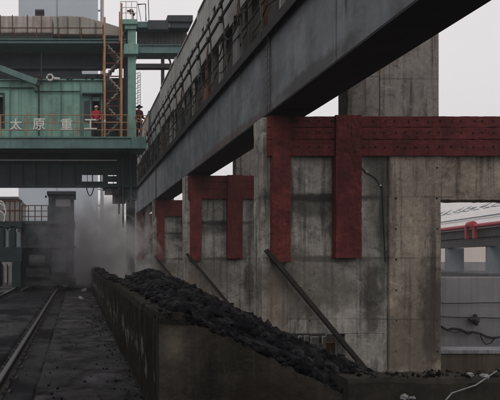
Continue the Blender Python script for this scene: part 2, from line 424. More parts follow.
patch('conc', (5.6, 12, 1.5), (1.2, 30, .1), (.04, .035, .03), .7, 5, .5)
patch('conc', (5.1, 12, .9), (1.4, 30, .9), (.1, .09, .075), .6, 1.5, .8)
patch('conc', (4.4, 12, .1), (.33, 30, 1.3), (.2, .14, .1), .45, 2, .5)
patch('conc_warm', (7.85, 12, .3), (.35, 30, 1.4), (.045, .038, .032), .75, 3, .7)
patch('conc_warm', (7.2, 12, -.3), (.8, 30, 1.0), (.08, .07, .055), .6, 2, .7)

# ------------------------------------------------------------------ ground and pit
PIT_X0, PIT_Y0, PIT_Y1, PIT_Z = 1.02, 5.0, 70.0, -1.3
def b_ground(m):
    nx, ny = 1, 1
    def q(x0, x1, y0, y1): m.quad([(x0, y0, 0), (x1, y0, 0), (x1, y1, 0), (x0, y1, 0)])
    q(-900, PIT_X0, -400, 1500); q(PIT_X0, 900, PIT_Y1, 1500); q(PIT_X0, 900, -400, PIT_Y0 - .1); q(24, 900, PIT_Y0 - .1, PIT_Y1)
g = part(None, 'ground', 'ground', b_ground); tag(g, None, None, kind='structure')
def b_pit(m):
    m.quad([(PIT_X0, PIT_Y0 - .1, PIT_Z), (24, PIT_Y0 - .1, PIT_Z), (24, PIT_Y1, PIT_Z), (PIT_X0, PIT_Y1, PIT_Z)])
    m.quad([(24, PIT_Y0 - .1, PIT_Z), (24, PIT_Y1, PIT_Z), (24, PIT_Y1, 0), (24, PIT_Y0 - .1, 0)])
    m.quad([(PIT_X0, PIT_Y1, PIT_Z), (24, PIT_Y1, PIT_Z), (24, PIT_Y1, 0), (PIT_X0, PIT_Y1, 0)])
    m.quad([(PIT_X0, PIT_Y0 - .1, PIT_Z), (PIT_X0, PIT_Y1, PIT_Z), (PIT_X0, PIT_Y1, 0), (PIT_X0, PIT_Y0 - .1, 0)])
tag(part(None, 'pit_floor', 'pit', b_pit), None, None, kind='structure')

def worn(name, mat, x0, x1, y0, y1, z0, amp, seed, nx, dens=1.0):
    """worn ground sheet: rows get longer with distance; ragged sunk edges"""
    def f(m):
        base = len(m.v); ys = [y0]; 
        while ys[-1] < y1: ys.append(ys[-1] + max(.045, (ys[-1] - 2) * .012) / dens)
        for y in ys:
            for i in range(nx + 1):
                u = i / nx; e = .035 * noise.noise(Vector((seed, y * 1.7, u)))
                x = x0 + (x1 - x0) * u + (e if i in (0, nx) else 0)
                p = Vector((x, y, seed)); z = z0 + amp * (noise.noise(p * 1.1) + .6 * noise.noise(p * 4) + .45 * noise.noise(p * 13))
                if i in (0, nx): z = -.02
                for jy in JO:
                    pass
                m.v.append((x, y, z))
        for j in range(len(ys) - 1):
            for i in range(nx):
                a = base + j * (nx + 1) + i; m.f.append((a, a + 1, a + nx + 2, a + nx + 1))
    o = part(None, name, mat, f, smooth=True); tag(o, None, None, kind='structure')
JO = ()
worn('paved_path', 'pave', -.46, .735, -1, 60, .045, .016, 3, 40)
worn('track_bed', 'ground', -2.66, -1.04, -1, 60, .035, .014, 9, 40)
worn('ballast_strip', 'ground', -.8, -.45, -1, 60, .012, .014, 19, 14)

def rail(x, label):
    t = thing('rail_track', label, 'rail', (x, 3, 0), 'rails of the quenching track')
    def prof(m, pts, y0, y1):
        n = len(m.v); k = len(pts)
        for yy in (y0, y1):
            for (a, c) in pts: m.v.append((x + a, yy, c))
        for i in range(k): m.f.append((n + i, n + (i + 1) % k, n + k + (i + 1) % k, n + k + i))
        m.f.append(tuple(n + i for i in range(k))); m.f.append(tuple(n + k + i for i in range(k))[::-1])
    base = [(-.07, -.02), (.07, -.02), (.07, 0), (.012, .02), (.012, .1), (.036, .112), (.036, .135), (-.036, .135), (-.036, .112), (-.012, .1), (-.012, .02), (-.07, 0)]
    part(t, 'rail_body', 'rail', lambda m: prof(m, base, -3, 70))
    part(t, 'rail_head', 'railtop', lambda m: prof(m, [(-.03, .1352), (.03, .1352), (.026, .142), (-.026, .142)], -3, 70))
    proto = None
    for s_ in (-1, 1):
        for k in range(49):
            if proto is None:
                m = MB(); m.box(-.045, .045, -.06, .06, -.01, .035); m.tube([(0, 0, .03), (0, 0, .07)], .018, 6)
                proto = m.build('rail_clip', M_['rail'], None)
                c = proto
            else:
                c = proto.copy(); sc.collection.objects.link(c)
            c.parent = t; c.location = (s_ * .095, 1.9 + k * .65 - 3, 0)
rail(-.87, 'nearer rail running beside the paved strip, right one of the pair')
rail(-2.85, 'rail at the far left edge of the photo, left one of the pair')

# loose coal, grit and broken bits on the ground
def b_grit(m):
    for i in range(5200):
        y = 3.5 + (hash01(i, 1) ** 1.7) * 26
        x = -3.6 + hash01(i, 2) * 4.35
        if hash01(i, 4) < .45:
            x = (-.87 + .13 + hash01(i, 6) * .28) if hash01(i, 5) < .4 else (.72 - abs(hash01(i, 7) - hash01(i, 8)) * .5)
        if abs(x + .87) < .06 or abs(x + 2.85) < .06: continue
        r = .004 + .017 * hash01(i, 3) ** 5
        z = .05 if -.46 < x < .72 else (.035 if -2.66 < x < -1.04 else 0)
        m.lump((x, y, z + r * .3), r, i, .7)
tag(part(None, 'coal_grit', 'coal', b_grit), 'loose black coal grit scattered over tracks and paving', 'coal grit', kind='stuff')
bits = [(79, 281, .22, 'flat pale broken slab lying farthest back on the paved strip'),
        (84, 292, .2, 'pale broken slab on the paving nearest to the sooty wall'),
        (81, 300, .16, 'small pale broken slab nearest the camera on the paved strip'),
        (46, 277.5, .3, 'long pale fragment lying between the rails by the dark car')]
for k, (px, py, r, lab) in enumerate(bits):
    Y = F * H / (py - VY)
    m = MB(); m.lump((PX(px, Y), Y, .07), r, k + 900, .22)
    tag(m.build('broken_slab', M_['pale']), lab, 'rubble', 'pale broken slabs on the ground')

# ------------------------------------------------------------------ coal bunker wall
WX0, WX1, WTOP, WY0, WY1 = .75, 1.02, 1.0, 4.8, 27.0
def rough_sheet(m, P, nu, nv, amp, seed, edge=0):
    """grid P(u,v) displaced by noise; returns index grid"""
    n = len(m.v)
    for j in range(nv + 1):
        for i in range(nu + 1):
            p = Vector(P(i / nu, j / nv))
            q = noise.noise_vector(p * 2.3 + Vector((seed, 0, 0))) * amp + noise.noise_vector(p * 9 + Vector((seed, 0, 0))) * amp * .35
            m.v.append(tuple(p + q))
    for j in range(nv):
        for i in range(nu):
            a = n + j * (nu + 1) + i
            m.f.append((a, a + 1, a + nu + 2, a + nu + 1))
# long side wall, swept cross-section so all the surfaces share an edge
def b_wall(m):
    prof = [(WX0, -.1), (WX0, .25), (WX0, .5), (WX0, .75), (WX0, .93), (WX0 + .02, WTOP), (WX0 + .14, WTOP + .004), (WX1 - .02, WTOP), (WX1, .93), (WX1, .5), (WX1, 0), (WX1, -1.3)]
    NY = 240; base = len(m.v); k = len(prof)
    for j in range(NY + 1):
        y = WY0 + (WY1 - WY0) * (j / NY) ** 1.4
        for i, (x, z) in enumerate(prof):
            p = Vector((x, y, z)); q = noise.noise_vector(p * 2.1) * .02 + noise.noise_vector(p * 8) * .012
            dz = -abs(noise.noise(p * 3.1)) * .05 if z > .9 else 0
            q.y = 0
            if i < 2 : q.x *= .5
            m.v.append((x + q.x, y, z + q.z + dz))
    for j in range(NY):
        for i in range(k - 1):
            a = base + j * k + i
            m.f.append((a, a + k, a + k + 1, a + 1))
    m.f.append(tuple(base + i for i in range(k)))
    m.f.append(tuple(base + NY * k + i for i in range(k))[::-1])
bw = thing('bunker_wall', 'long sooty concrete wall holding back the coal heap beside the track', 'wall', (WX0, WY0, 0))
part(bw, 'wall_body', 'conc_wall', b_wall)
# sloping end wall facing the camera: top from (160,312) down to (345,395)
def wz(x):
    pts = [(.75, 1.0), (1.05, .93), (1.61, .70), (2.07, .455), (2.5, .25), (2.6, .2)]
    for (a, b), (c, dd) in zip(pts, pts[1:]):
        if x <= c: return b + (dd - b) * (x - a) / (c - a)
    return pts[-1][1]
def b_end(m):
    nu, nv = 150, 60; base = len(m.v)
    for side, yy in ((0, WY0 - .02), (1, WY0 + .3)):
        for j in range(nv + 1):
            for i in range(nu + 1):
                x = WX0 + .012 + (2.62 - WX0) * i / nu; z = -.3 + (wz(x) + .3) * j / nv
                p = Vector((x, yy, z)); q = noise.noise_vector(p * 2.3) * .014 + noise.noise_vector(p * 9) * .006 + noise.noise_vector(p * 30) * .003 + noise.noise_vector(p * 60) * .002
                if j >= nv - 1: q.z += -abs(noise.noise(p * 5)) * .09 - max(0, noise.noise(p * 14)) * .05
                if i == 0: q.x = 0
                m.v.append((p.x + q.x, p.y + q.y, p.z + q.z))
    S = (nu + 1) * (nv + 1)
    for sd in (0, 1):
        for j in range(nv):
            for i in range(nu):
                a = base + sd * S + j * (nu + 1) + i
                m.f.append((a, a + 1, a + nu + 2, a + nu + 1))
    for i in range(nu):
        a = base + nv * (nu + 1) + i; m.f.append((a, a + 1, a + 1 + S, a + S))
    for j in range(nv):
        for i in (0, nu):
            a = base + j * (nu + 1) + i; m.f.append((a, a + nu + 1, a + nu + 1 + S, a + S))
M_['conc_brown'] = concrete('brown_stained_concrete', (.05, .042, .032), (.115, .095, .068), board=2.2, lift=.62, stain=(.02, .018, .014), amt=.7, holes=False)
part(bw, 'sloping_end_wall', 'conc_end', b_end, label='brown stained end wall sloping down to the right')
def b_plinth(m):          # dark low wall running on to the right
    NX = 120; base = len(m.v); prof = [(WY0 - .12, -.4), (WY0 - .12, .1), (WY0 - .12, .38), (WY0 - .1, .42), (WY0 + .1, .43), (WY0 + .2, .41), (WY0 + .21, .1), (WY0 + .21, -1.3)]
    for i in range(NX + 1):
        x = 2.45 + 4.6 * i / NX
        for (y, z) in prof:
            p = Vector((x, y, z)); q = noise.noise_vector(p * 2.7) * .02 + noise.noise_vector(p * 10) * .012
            m.v.append((x, y + q.y, z + q.z * (1 if z > .3 else 0)))
    k = len(prof)
    for i in range(NX):
        for j in range(k - 1):
            a = base + i * k + j; m.f.append((a, a + k, a + k + 1, a + 1))
    m.f.append(tuple(base + j for j in range(k)))
    m.f.append(tuple(base + NX * k + j for j in range(k)))
lw = part(None, 'low_wall', 'conc_dark', b_plinth)
tag(lw, 'low dark concrete wall at the bottom right in front of the pit', 'wall')

# ------------------------------------------------------------------ coal heap
def lerp(a, b, t): return a + (b - a) * t
KEY = [(4.9, .95, 1.02, .50, .3), (6, 1.15, 1.10, .43, .5), (8.5, 1.35, 1.16, .46, .6), (10.5, 1.6, 1.22, .5, .7), (12, 1.72, 1.3, .6, .62), (13.5, 1.9, 1.22, .7, .7), (15.5, 2.0, .75, .8, .7), (19, 2.1, -.3, .7, .6), (22, 2.1, -1.2, .3, .3)]
def heap(x, y):
    for a, b in zip(KEY, KEY[1:]):
        if y <= b[0]:
            t = max(0, (y - a[0]) / (b[0] - a[0])); c, zc, sr, sl_ = [lerp(a[i], b[i], t) for i in (1, 2, 3, 4)]; break
    else: return PIT_Z - .1
    dx = x - c
    z = zc - (sr * dx if dx > 0 else sl_ * -dx) - .12 * math.exp(-(dx / .25) ** 2)
    z += .10 * noise.noise(Vector((x * 1.6, y * 1.1, 3))) + .06 * noise.noise(Vector((x * 4, y * 3, 8)))
    return max(z, PIT_Z - .05)
def b_coal(m):
    nu, nv = 90, 230; base = len(m.v)
    for j in range(nv + 1):
        y = 5.02 + 17 * (j / nv) ** 1.3
        for i in range(nu + 1):
            x = .98 + 5.2 * i / nu
            z = heap(x, y)
            if y < 5.4: z = min(z, wz(x) + .02 + .35 * (y - 5.0) if x < 2.6 else z)
            p = Vector((x, y, 0)); m.v.append((x, y, z + .05 * noise.noise(p * 12) + .03 * noise.noise(p * 25)))
    for j in range(nv):
        for i in range(nu):
            a = base + j * (nu + 1) + i; m.f.append((a, a + 1, a + nu + 2, a + nu + 1))
    for i in range(13500):
        y = 4.95 + (hash01(i, 11) ** 1.6) * 13; x = .92 + hash01(i, 12) * (3.0 if i % 3 else 1.6)
        z = heap(x, y)
        if y < 5.4 and x < 2.6: z = min(z, wz(x) + .05)
        if z < -1.1 or (x < 1.05 and y > 11): continue
        if x < 1.05: z = max(z, 1.0)
        r = .012 + .075 * hash01(i, 13) ** 4 + (.012 if y > 8 else 0)
        m.lump((x, y, z + r * .25), r, i + 3000, .8)
tag(part(None, 'coal_heap', 'coal', b_coal), 'long heap of black lump coal behind the sooty wall', 'coal heap', kind='stuff')
def b_spill(m):
    for i in range(900):
        x = .8 + 1.85 * hash01(i, 31); y = WY0 - .02 + .34 * hash01(i, 32); r = .008 + .03 * hash01(i, 33) ** 3
        m.lump((x, y, wz(x) - .03 + r * .6 + .05 * hash01(i, 34)), r, i + 40000, .8)
    for i in range(500):
        x = 2.5 + 4.2 * hash01(i, 35) ; y = WY0 - .1 + .28 * hash01(i, 36); r = .006 + .022 * hash01(i, 37) ** 3
        m.lump((x, y, .43 + r * .3), r, i + 50000, .8)
tag(part(None, 'spilled_coal', 'coal', b_spill), 'small coal spilling over the sloping end wall and the low wall', 'coal', kind='stuff')
def b_fringe(m):
    for i in range(500):
        y = 11 + hash01(i, 3) * 15; x = .8 + hash01(i, 4) * .24; r = .03 + .07 * hash01(i, 5) ** 2
        m.lump((x, y, 1.0 + r * .2 + (.06 if y > 18 else 0) * hash01(i, 6)), r, i + 20000, .8)
tag(part(None, 'spilled_coal', 'coal', b_fringe), 'spilled coal lumps lying along the top of the sooty wall', 'coal', kind='stuff')

# ------------------------------------------------------------------ concrete bents
Y1, STEP, KX = 11.5, 8.1, 1.0
S1 = F / Y1
def X1(px): return (px - VX) / S1
def Z1(py): return H + (VY - py) / S1
def bolts(m, pts, y, r=.022):
    for (x, z) in pts:
        m.tube([(x, y, z), (x, y - .03, z)], r, 6)
def bent(idx, Y, label):
    near = idx == 0
    t = thing('concrete_bent', label, 'pier', (X1(262), Y, PIT_Z), 'concrete bents carrying the girder')
    T = .55
    dz = .012 * idx
    zt = Z1(117)
    def panel(m):     # recessed frame wall between the legs, with an opening low down
        y0, y1 = Y + .03, Y + T - .06
        xa, xb = X1(288), X1(388)
        m.box(xa, xb, y0, y1, Z1(334), zt)
        m.box(X1(346), xb, y0, y1, PIT_Z, Z1(334) - .0)
        # narrow slot in the wall beside the brace is left open further down
    RG = (lambda o, lv=5, st=.035: rough(o, lv, st)) if near else (lambda o, lv=5, st=.035: o)
    part(t, 'infill_wall', 'conc', panel, bevel=.012)
    RG(part(t, 'left_column', 'conc', lambda m: m.box(X1(262), X1(288) - .004, Y, Y + T, PIT_Z, zt), bevel=.03))
    RG(part(t, 'right_column', 'conc_warm', lambda m: m.box(X1(388) + .004, X1(440), Y - .04, Y + T + .04, PIT_Z, zt), bevel=.02))
    def lintel(m): m.box(X1(440) + .004, X1(560), Y + .0, Y + T, Z1(200), zt - .004)
    RG(part(t, 'lintel', 'conc_warm', lintel, bevel=.015))
    part(t, 'right_edge_column', 'conc', lambda m: m.box(X1(560) + .004, X1(600), Y + .0, Y + T, PIT_Z, zt), bevel=.02)
    part(t, 'parapet', 'conc_brown', lambda m: m.box(X1(440) + .004, X1(560), Y + .05, Y + .4, PIT_Z, Z1(354)), bevel=.015)
    part(t, 'parapet_coping', 'pale', lambda m: m.box(X1(440) + .006, X1(560) - .003, Y + .0, Y + .45, Z1(354) + .003, Z1(350)), bevel=.01)
    # upper columns
    part(t, 'upper_column', 'conc_far', lambda m: m.box(X1(350), X1(382), Y + .1, Y + T - .02, zt + .002, zt + 3.4), bevel=.02)
    if near:
        part(t, 'upper_pier', 'conc_far', lambda m: m.box(X1(386.5), X1(447), Y + .25, Y + T + .5, zt + .002, zt + 3.4), bevel=.02)
    # red channels: three deep bands across, two legs
    zs = [zt - .01, Z1(128.5), Z1(140.5), Z1(157)]
    for q, (a, b) in enumerate(zip(zs, zs[1:])):
        def redbeam(m):
            m.box(X1(266), X1(560), Y - .105 - .008 * (q % 2), Y - .045, b + .008, a - .004)
        sb = RG(part(t, 'strengthening_beam', 'red', redbeam, bevel=.0), 6, .03)
        if near:
            x = X1(272)
            while x < X1(556):
                bo = part(t, 'bolt', 'redbolt', lambda m: bolts(m, [(x + .08 * hash01(int(x * 99), q), a * .5 + b * .5 + .03 * hash01(int(x * 77), q))], Y - .105, .021))
                bo.parent = sb; bo.location = (0, 0, 0)
                x += .24
    def leg(x0, x1):
        zb, za = (Z1(262) if x0 < 300 else Z1(258)), zt + .004
        return lambda m: m.box(X1(x0), X1(x1), Y - .15, (Y - .002 if x0 < 300 else Y + .027), zb, za)
    RG(part(t, 'strengthening_leg', 'red', leg(270, 288)), 6, .04)
    RG(part(t, 'strengthening_leg', 'red', leg(332.5, 358)), 6, .04)
    def plates(m):
        for (a, b, c, e) in ((264, 272, 262.5, 264.5),): m.box(X1(a), X1(b), Y - .05, Y - .003, Z1(e), Z1(c))
    # diagonal bar leaning from the foot of the left leg
    part(t, 'brace', 'brace', lambda m: (m.bar((X1(263), Y - .17, Z1(250)), (X1(369), Y - .12, Z1(377)), .12, .07), m.bar((X1(263), Y - .22, Z1(250)), (X1(369), Y - .2, Z1(377)), .03, .1)), bevel=.01)
    if near:
        part(t, 'bracket_cable', 'tealdark', lambda m: m.tube([(X1(357), Y + .02, Z1(162)), (X1(366), Y + .02, Z1(172)), (X1(376), Y + .02, Z1(178)), (X1(383), Y + .02, Z1(188)), (X1(385), Y + .02, Z1(240)), (X1(386), Y + .02, Z1(262))], .014, 6))
        for (a, b) in ((358, 163.5), (366.5, 172), (380.5, 185.5)):
            mm = MB(); mm.lump((X1(a), Y + .0, Z1(b)), .026, int(a), 1); mm.build('painted_glint', M_['white'], t)  # white lumps stand in for bright glints on the wall
    return t
bl = ['nearest concrete bent with red steel bands and a large window opening', 'second concrete bent back, red banded, right behind the nearest one',
      'third red banded concrete bent back under the girder', 'farthest red banded concrete bent fading into the steam']
for i in range(4): bent(i, Y1 + STEP * i, bl[i])

# ------------------------------------------------------------------ girders
GZ0, GZ1 = 4.7, 6.42
gl = ['nearest blue grey steel girder span reaching over the camera side', 'second steel girder span between the first two bents', 'third steel girder span farther along', 'fourth steel girder span disappearing into the steam', 'farthest steel girder span beyond the last bent']
ends = [-3.0] + [Y1 + STEP * i for i in range(4)] + [44.0]
for i, (a, b) in enumerate(zip(ends, ends[1:])):
    a += .02; b -= .02
    t = thing('steel_girder', gl[i], 'girder', (4.7, a, GZ0), 'girder spans on the bents')
    part(t, 'web', 'girder', lambda m: m.box(4.26, 4.285, a, b, GZ0 + .03, GZ1))
    part(t, 'web', 'girder', lambda m: m.box(5.05, 5.075, a, b, GZ0 + .03, GZ1))
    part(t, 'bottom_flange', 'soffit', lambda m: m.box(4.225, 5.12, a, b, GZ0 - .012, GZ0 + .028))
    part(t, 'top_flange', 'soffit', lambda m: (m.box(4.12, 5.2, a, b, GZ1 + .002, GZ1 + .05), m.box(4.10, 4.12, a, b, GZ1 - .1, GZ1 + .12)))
    n = max(2, round((b - a) / 2.7))
    for k in range(n + 1):
        yy = a + .05 + (b - a - .1) * k / n; wd = .012 if k not in (0, n) else .03
        def stiff(m):
            m.box(4.26 - wd, 4.2598, yy - .05, yy + .05, GZ0 + .03, GZ1 - .002)
            if k in (0, n):
                for q in range(11): m.tube([(4.26 - wd, yy, GZ0 + .15 + q * .145), (4.26 - wd - .012, yy, GZ0 + .15 + q * .145)], .012, 6)
        part(t, 'stiffener', 'girder', stiff)
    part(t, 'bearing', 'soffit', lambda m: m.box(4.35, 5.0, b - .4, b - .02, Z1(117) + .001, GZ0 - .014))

# ------------------------------------------------------------------ gallery on top of the girder
GA0, GA1 = 2.0, 43.0
ga = thing('conveyor_gallery', 'long grey sheet gallery wall with slots on top of the girder', 'gallery', (4.4, GA0, GZ1))
Zr = lambda z: H + z
y = GA0; k = 0
while y < GA1:
    L = 4.0
    xo = 4.30 - (.05 if k % 2 else 0)
    def f(m):
        m.box(xo, xo + .06, y, y + L - .03, Zr(6.55), Zr(7.45))
        m.box(xo, xo + .06, y, y + L - .03, Zr(7.75), Zr(8.5))
        q = y
        while q < y + L - .05:
            m.box(xo + .001, xo + .059, q, min(q + .42, y + L - .03), Zr(7.45) + .001, Zr(7.75) - .001); q += .72
        m.box(xo - .08, xo - .001, y, y + .16, Zr(6.3), Zr(8.54))
        m.box(xo - .05, xo + .12, y, y + L - .03, Zr(8.501), Zr(8.56))
    part(ga, 'slotted_panel', 'panel', f, bevel=.006)
    y += L; k += 1
part(ga, 'base_wall', 'grime', lambda m: m.box(4.62, 4.7, GA0, GA1, GZ1 + .052, Zr(7.3)))
part(ga, 'dark_slot_backing', 'grime', lambda m: m.box(4.45, 4.5, GA0, GA1, Zr(6.95), Zr(8.45)))  # sheet added close behind the slots to make them dark
y = GA0 + .4; i = 0
while y < GA1:
    wd = .05 + .09 * hash01(i, 2)
    part(ga, 'post', ('panel', 'grime', 'galgrey', 'grime', 'rust')[int(hash01(i, 9) * 4.4)], lambda m: m.box(4.3, 4.3 + wd, y, y + wd, GZ1 + .053, Zr(6.5)))
    y += .45 + .6 * hash01(i, 3); i += 1
rl = thing('walkway_railing', 'dark pipe railing with brackets running along the gallery over the girder', 'railing', (4.0, GA0, GZ1))
def rails(m):
    for (x, z, r) in ((3.98, 7.0, .042), (3.98, 6.6, .045), (4.08, 6.12, .02), (4.15, 5.7, .025)):
        m.tube([(x, GA0 + i * 1.0, Zr(z) + .02 * math.sin(i * 1.7 + z)) for i in range(int(GA1 - GA0))], r, 6)
part(rl, 'handrail', 'dark', rails)
y = GA0 + .2
while y < GA1 - 1:
    def rpost(m):
        m.bar((4.2, y, GZ1 + .05), (4.02, y, Zr(7.05)), .035, .035)
        m.box(3.93, 4.03, y - .05, y + .05, Zr(6.53), Zr(6.68)); m.box(3.94, 4.02, y - .05, y + .05, Zr(6.93), Zr(7.08))
    part(rl, 'railing_post', 'grime', rpost)
    y += 1.35
def hang(m):       # cables looped along the railing
    y = GA0
    i = 0
    while y < GA1 - 2:
        for (x, z, sag) in ((4.04, 6.05, .25), (4.2, 5.6, .18)):
            m.tube([(x, y + 1.35 * q / 6, Zr(z) - sag * (1 - (2 * q / 6 - 1) ** 2) * (.5 + hash01(i, z))) for q in range(7)], .018, 5)
        y += 1.35; i += 1
tag(part(None, 'hanging_cable', 'soffit', hang), 'slack black cables looping along the gallery railing', 'cable')
cabs = [(6.9, .5, .75, .25, 'rusty brown upright cabinet post on the girder above the nearest bent', 'rust'),
        (8.0, .35, .9, .2, 'dark steel box on the girder nearest the camera', 'dark'), (13.3, .5, 1.0, .2, 'grey junction box on the girder past the first bent', 'galgrey'),
        (16.5, .4, .55, .2, 'small rusty box low on the girder top', 'rust'), (20.5, .6, 1.0, .2, 'tall dark cabinet on the girder at the second bent', 'dark')]
for (yy, wd, hh, dp, lab, mt) in cabs:
    t = thing('junction_box', lab, 'junction box', (4.2, yy, GZ1), 'boxes along the gallery foot')
    part(t, 'box_body', mt, lambda m: m.box(4.16, 4.16 + dp, yy, yy + wd, GZ1 + .052, GZ1 + .05 + hh), bevel=.012)
    part(t, 'box_door', mt, lambda m: m.box(4.145, 4.158, yy + .04, yy + wd - .04, GZ1 + .12, GZ1 + hh - .02), bevel=.004)
    part(t, 'conduit', 'rust', lambda m: m.tube([(4.22, yy + wd * .5, GZ1 + hh + .04), (4.22, yy + wd * .5, Zr(6.6)), (4.3, yy + wd * .5, Zr(7.2))], .03, 6))

# ------------------------------------------------------------------ the travelling machine
YM = 25.6
def mx_(px, Y=YM): return PX(px, Y)
def mz(py, Y=YM): return PZ(py, Y)
mc = thing('coke_machine', 'large green travelling machine with a lettered deck spanning the tracks', 'machine', (0, 28, 0))
def pbox(m, x0, x1, y0, y1, Y, dep, off=0):      # pixel rectangle at depth Y, dep metres deep
    m.box(PX(x0, Y), PX(x1, Y), Y + off, Y + off + dep, PZ(y1, Y), PZ(y0, Y))
part(mc, 'deck_beam', 'teal', lambda m: (pbox(m, -60, 131, 138.5, 147.5, YM, 2.6), pbox(m, -60, 133, 136.8, 138.4, YM, 2.6, -.06), pbox(m, -60, 131, 147.6, 148.6, YM, .3, -.05)), bevel=.01)
part(mc, 'deck_end_block', 'teal', lambda m: pbox(m, 131.2, 146, 137, 149, YM, 1.6, -.1), bevel=.02)
# dark girder underneath, built round its small openings
def under(m):
    Y = 27.0
    for (a, b, c, e) in ((-60, 82, 148, 187), (82, 103, 148, 174), (82, 103, 181.5, 187), (103, 108, 148, 190), (108, 117, 148, 174.2), (108, 117, 176, 181), (108, 117, 183.5, 192), (117, 137, 148, 200)):
        m.box(PX(a, Y), PX(b, Y) - .002, Y, Y + .35, PZ(e, Y), PZ(c, Y))
    m.box(PX(92, Y), PX(93, Y), Y - .02, Y + .3, PZ(181.5, Y), PZ(174, Y))
    for px in range(-56, 136, 13): m.box(PX(px, Y), PX(px, Y) + .03, Y - .14, Y - .001, PZ(186, Y), PZ(148.7, Y))
    m.box(PX(-60, Y), PX(137, Y), Y - .2, Y - .001, PZ(187.6, Y), PZ(186.2, Y))
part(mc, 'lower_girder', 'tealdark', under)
part(mc, 'service_pipe', 'white', lambda m: m.tube([(mx_(-60, 26.6), 26.6, mz(160, 26.6)), (mx_(117, 26.6), 26.6, mz(160.3, 26.6))], .03, 8))
# legs
for (a, b, Y, top) in ((-30, -18, 27.2, 187), (127, 135, 27.4, 196), (-22, -10, 31, 187)):
    part(mc, 'leg', 'tealdark', lambda m: (m.box(PX(a, Y), PX(b, Y), Y, Y + .6, 0.3, PZ(top, Y)), m.box(PX(a, Y) - .2, PX(b, Y) + .2, Y - .4, Y + 1, .12, .5)), bevel=.02)
# cabin wall
YW = 26.9
def cabin(m):
    for (a, b, c, e) in ((-60, -12, 81, 139), (-12, 4, 81, 94), (-12, 4, 127, 139), (4, 92, 81, 139), (92, 100, 81, 98), (100, 106, 81, 139)):
        m.box(PX(a, YW), PX(b, YW) - .001, YW, YW + .12, PZ(e + 3, YW), PZ(c, YW))
    for px in (20, 38, 72, 104): m.box(PX(px, YW), PX(px + 1, YW), YW - .03, YW - .001, PZ(141, YW), PZ(81.3, YW))
    m.box(PX(-60, YW), PX(106, YW), YW - .1, YW + .9, PZ(81, YW) + .003, PZ(79.6, YW))
part(mc, 'cabin_wall', 'green', cabin, bevel=.008)
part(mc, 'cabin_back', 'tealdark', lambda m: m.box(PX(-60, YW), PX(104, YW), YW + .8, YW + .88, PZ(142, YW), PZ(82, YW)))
part(mc, 'window_frame', 'tealdark', lambda m: (pbox(m, 3, 4.6, 93, 128, YW, .08, -.05), pbox(m, -12, 3, 93, 94.4, YW, .08, -.05), pbox(m, -12, 3, 126.6, 128, YW, .08, -.05), pbox(m, -5, -4, 94.4, 126.6, YW, .08, -.05)))
part(mc, 'door_frame', 'tealdark', lambda m: (pbox(m, 91.2, 92.4, 97, 139, YW, .1, -.04), pbox(m, 99.6, 100.8, 97, 139, YW, .1, -.04), pbox(m, 91.2, 100.8, 95.6, 97, YW, .1, -.04)))
part(mc, 'door_canopy', 'teal', lambda m: (pbox(m, 82, 105, 94, 95.6, YW, .35, -.35), pbox(m, 82, 83, 95.6, 139, YW, .04, -.05)), bevel=.01)
part(mc, 'notice_board', 'slate', lambda m: pbox(m, 84, 90, 101, 122, YW, .03, -.04))
# recess above cabin
YB = 27.6
def upper(m):
    for (a, b, c, e) in ((-60, 82, 43, 81), (82, 106, 43, 68.5), (82, 106, 77, 81)):
        m.box(PX(a, YB), PX(b, YB) - .002, YB, YB + .35, PZ(e, YB), PZ(c - 3, YB))
    for px in (-40, -18, 8, 30, 62, 84): m.box(PX(px, YB), PX(px, YB) + .05, YB - .12, YB - .002, PZ(68, YB), PZ(44, YB))
    m.box(PX(-60, YB), PX(106, YB), YB - .2, YB - .002, PZ(70, YB), PZ(68.6, YB))
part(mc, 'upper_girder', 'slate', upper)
def drk(m):
    for (a, b, c, e) in ((104, 124, 43, 68), (104, 124, 78, 137)):
        m.box(PX(a, YB), PX(b, YB), YB, YB + .1, PZ(e, YB), PZ(c, YB))
part(mc, 'stair_backing', 'slate', drk)
part(mc, 'upper_deck', 'teal', lambda m: (pbox(m, -60, 126, 40.6, 43.2, YM + .6, 3.1), pbox(m, -60, 126, 39.4, 40.4, YM + .6, 3.2, -.08)), bevel=.01)
part(mc, 'diagonal_strut', 'teal', lambda m: (m.bar((PX(-25, YW - .4), YW - .4, PZ(59, YW - .4)), (PX(37, YW - .4), YW - .4, PZ(82.5, YW - .4)), .2, .3)), bevel=.01)
part(mc, 'downpipe', 'tealdark', lambda m: m.tube([(PX(41.5, 26.8), 26.75, PZ(52, 26.8)), (PX(41.5, 26.8), 26.75, PZ(82, 26.8)), (PX(39, 26.8), 26.7, PZ(86, 26.8)), (PX(39, 26.8), 26.7, PZ(136, 26.8))], .045, 8))
part(mc, 'valve', 'rust', lambda m: (m.lump((PX(37, 26.6), 26.6, PZ(80, 26.6)), .16, 5), m.lump((PX(38, 26.6), 26.6, PZ(86, 26.6)), .12, 6), m.tube([(PX(36, 26.6), 26.6, PZ(76, 26.6)), (PX(40, 26.6), 26.6, PZ(76, 26.6))], .05, 8)))
def spool(m):
    c = Vector((PX(50, 26.6), 26.6, PZ(77.5, 26.6)))
    pts = [(c.x + .15 * math.cos(a), c.y, c.z + .15 * math.sin(a)) for a in [i * math.pi / 8 for i in range(17)]]
    m.tube(pts, .055, 8); m.tube([(c.x + .2, c.y, c.z - .05), (c.x + .5, c.y, c.z - .08)], .07, 10)
part(mc, 'hose_reel', 'white', spool)
parts(mc, 'roof_fitting', 'dark', [lambda m, a=a, b=b, r=r: m.lump((PX(a, 26.8), 26.8, PZ(b, 26.8)), r, int(a * 3)) for a, b, r in ((68, 78, .12), (71, 78.5, .1), (86, 77.5, .1), (89, 76, .07), (92, 78, .12), (97, 77, .08), (100, 77.5, .12), (103, 76, .09))])
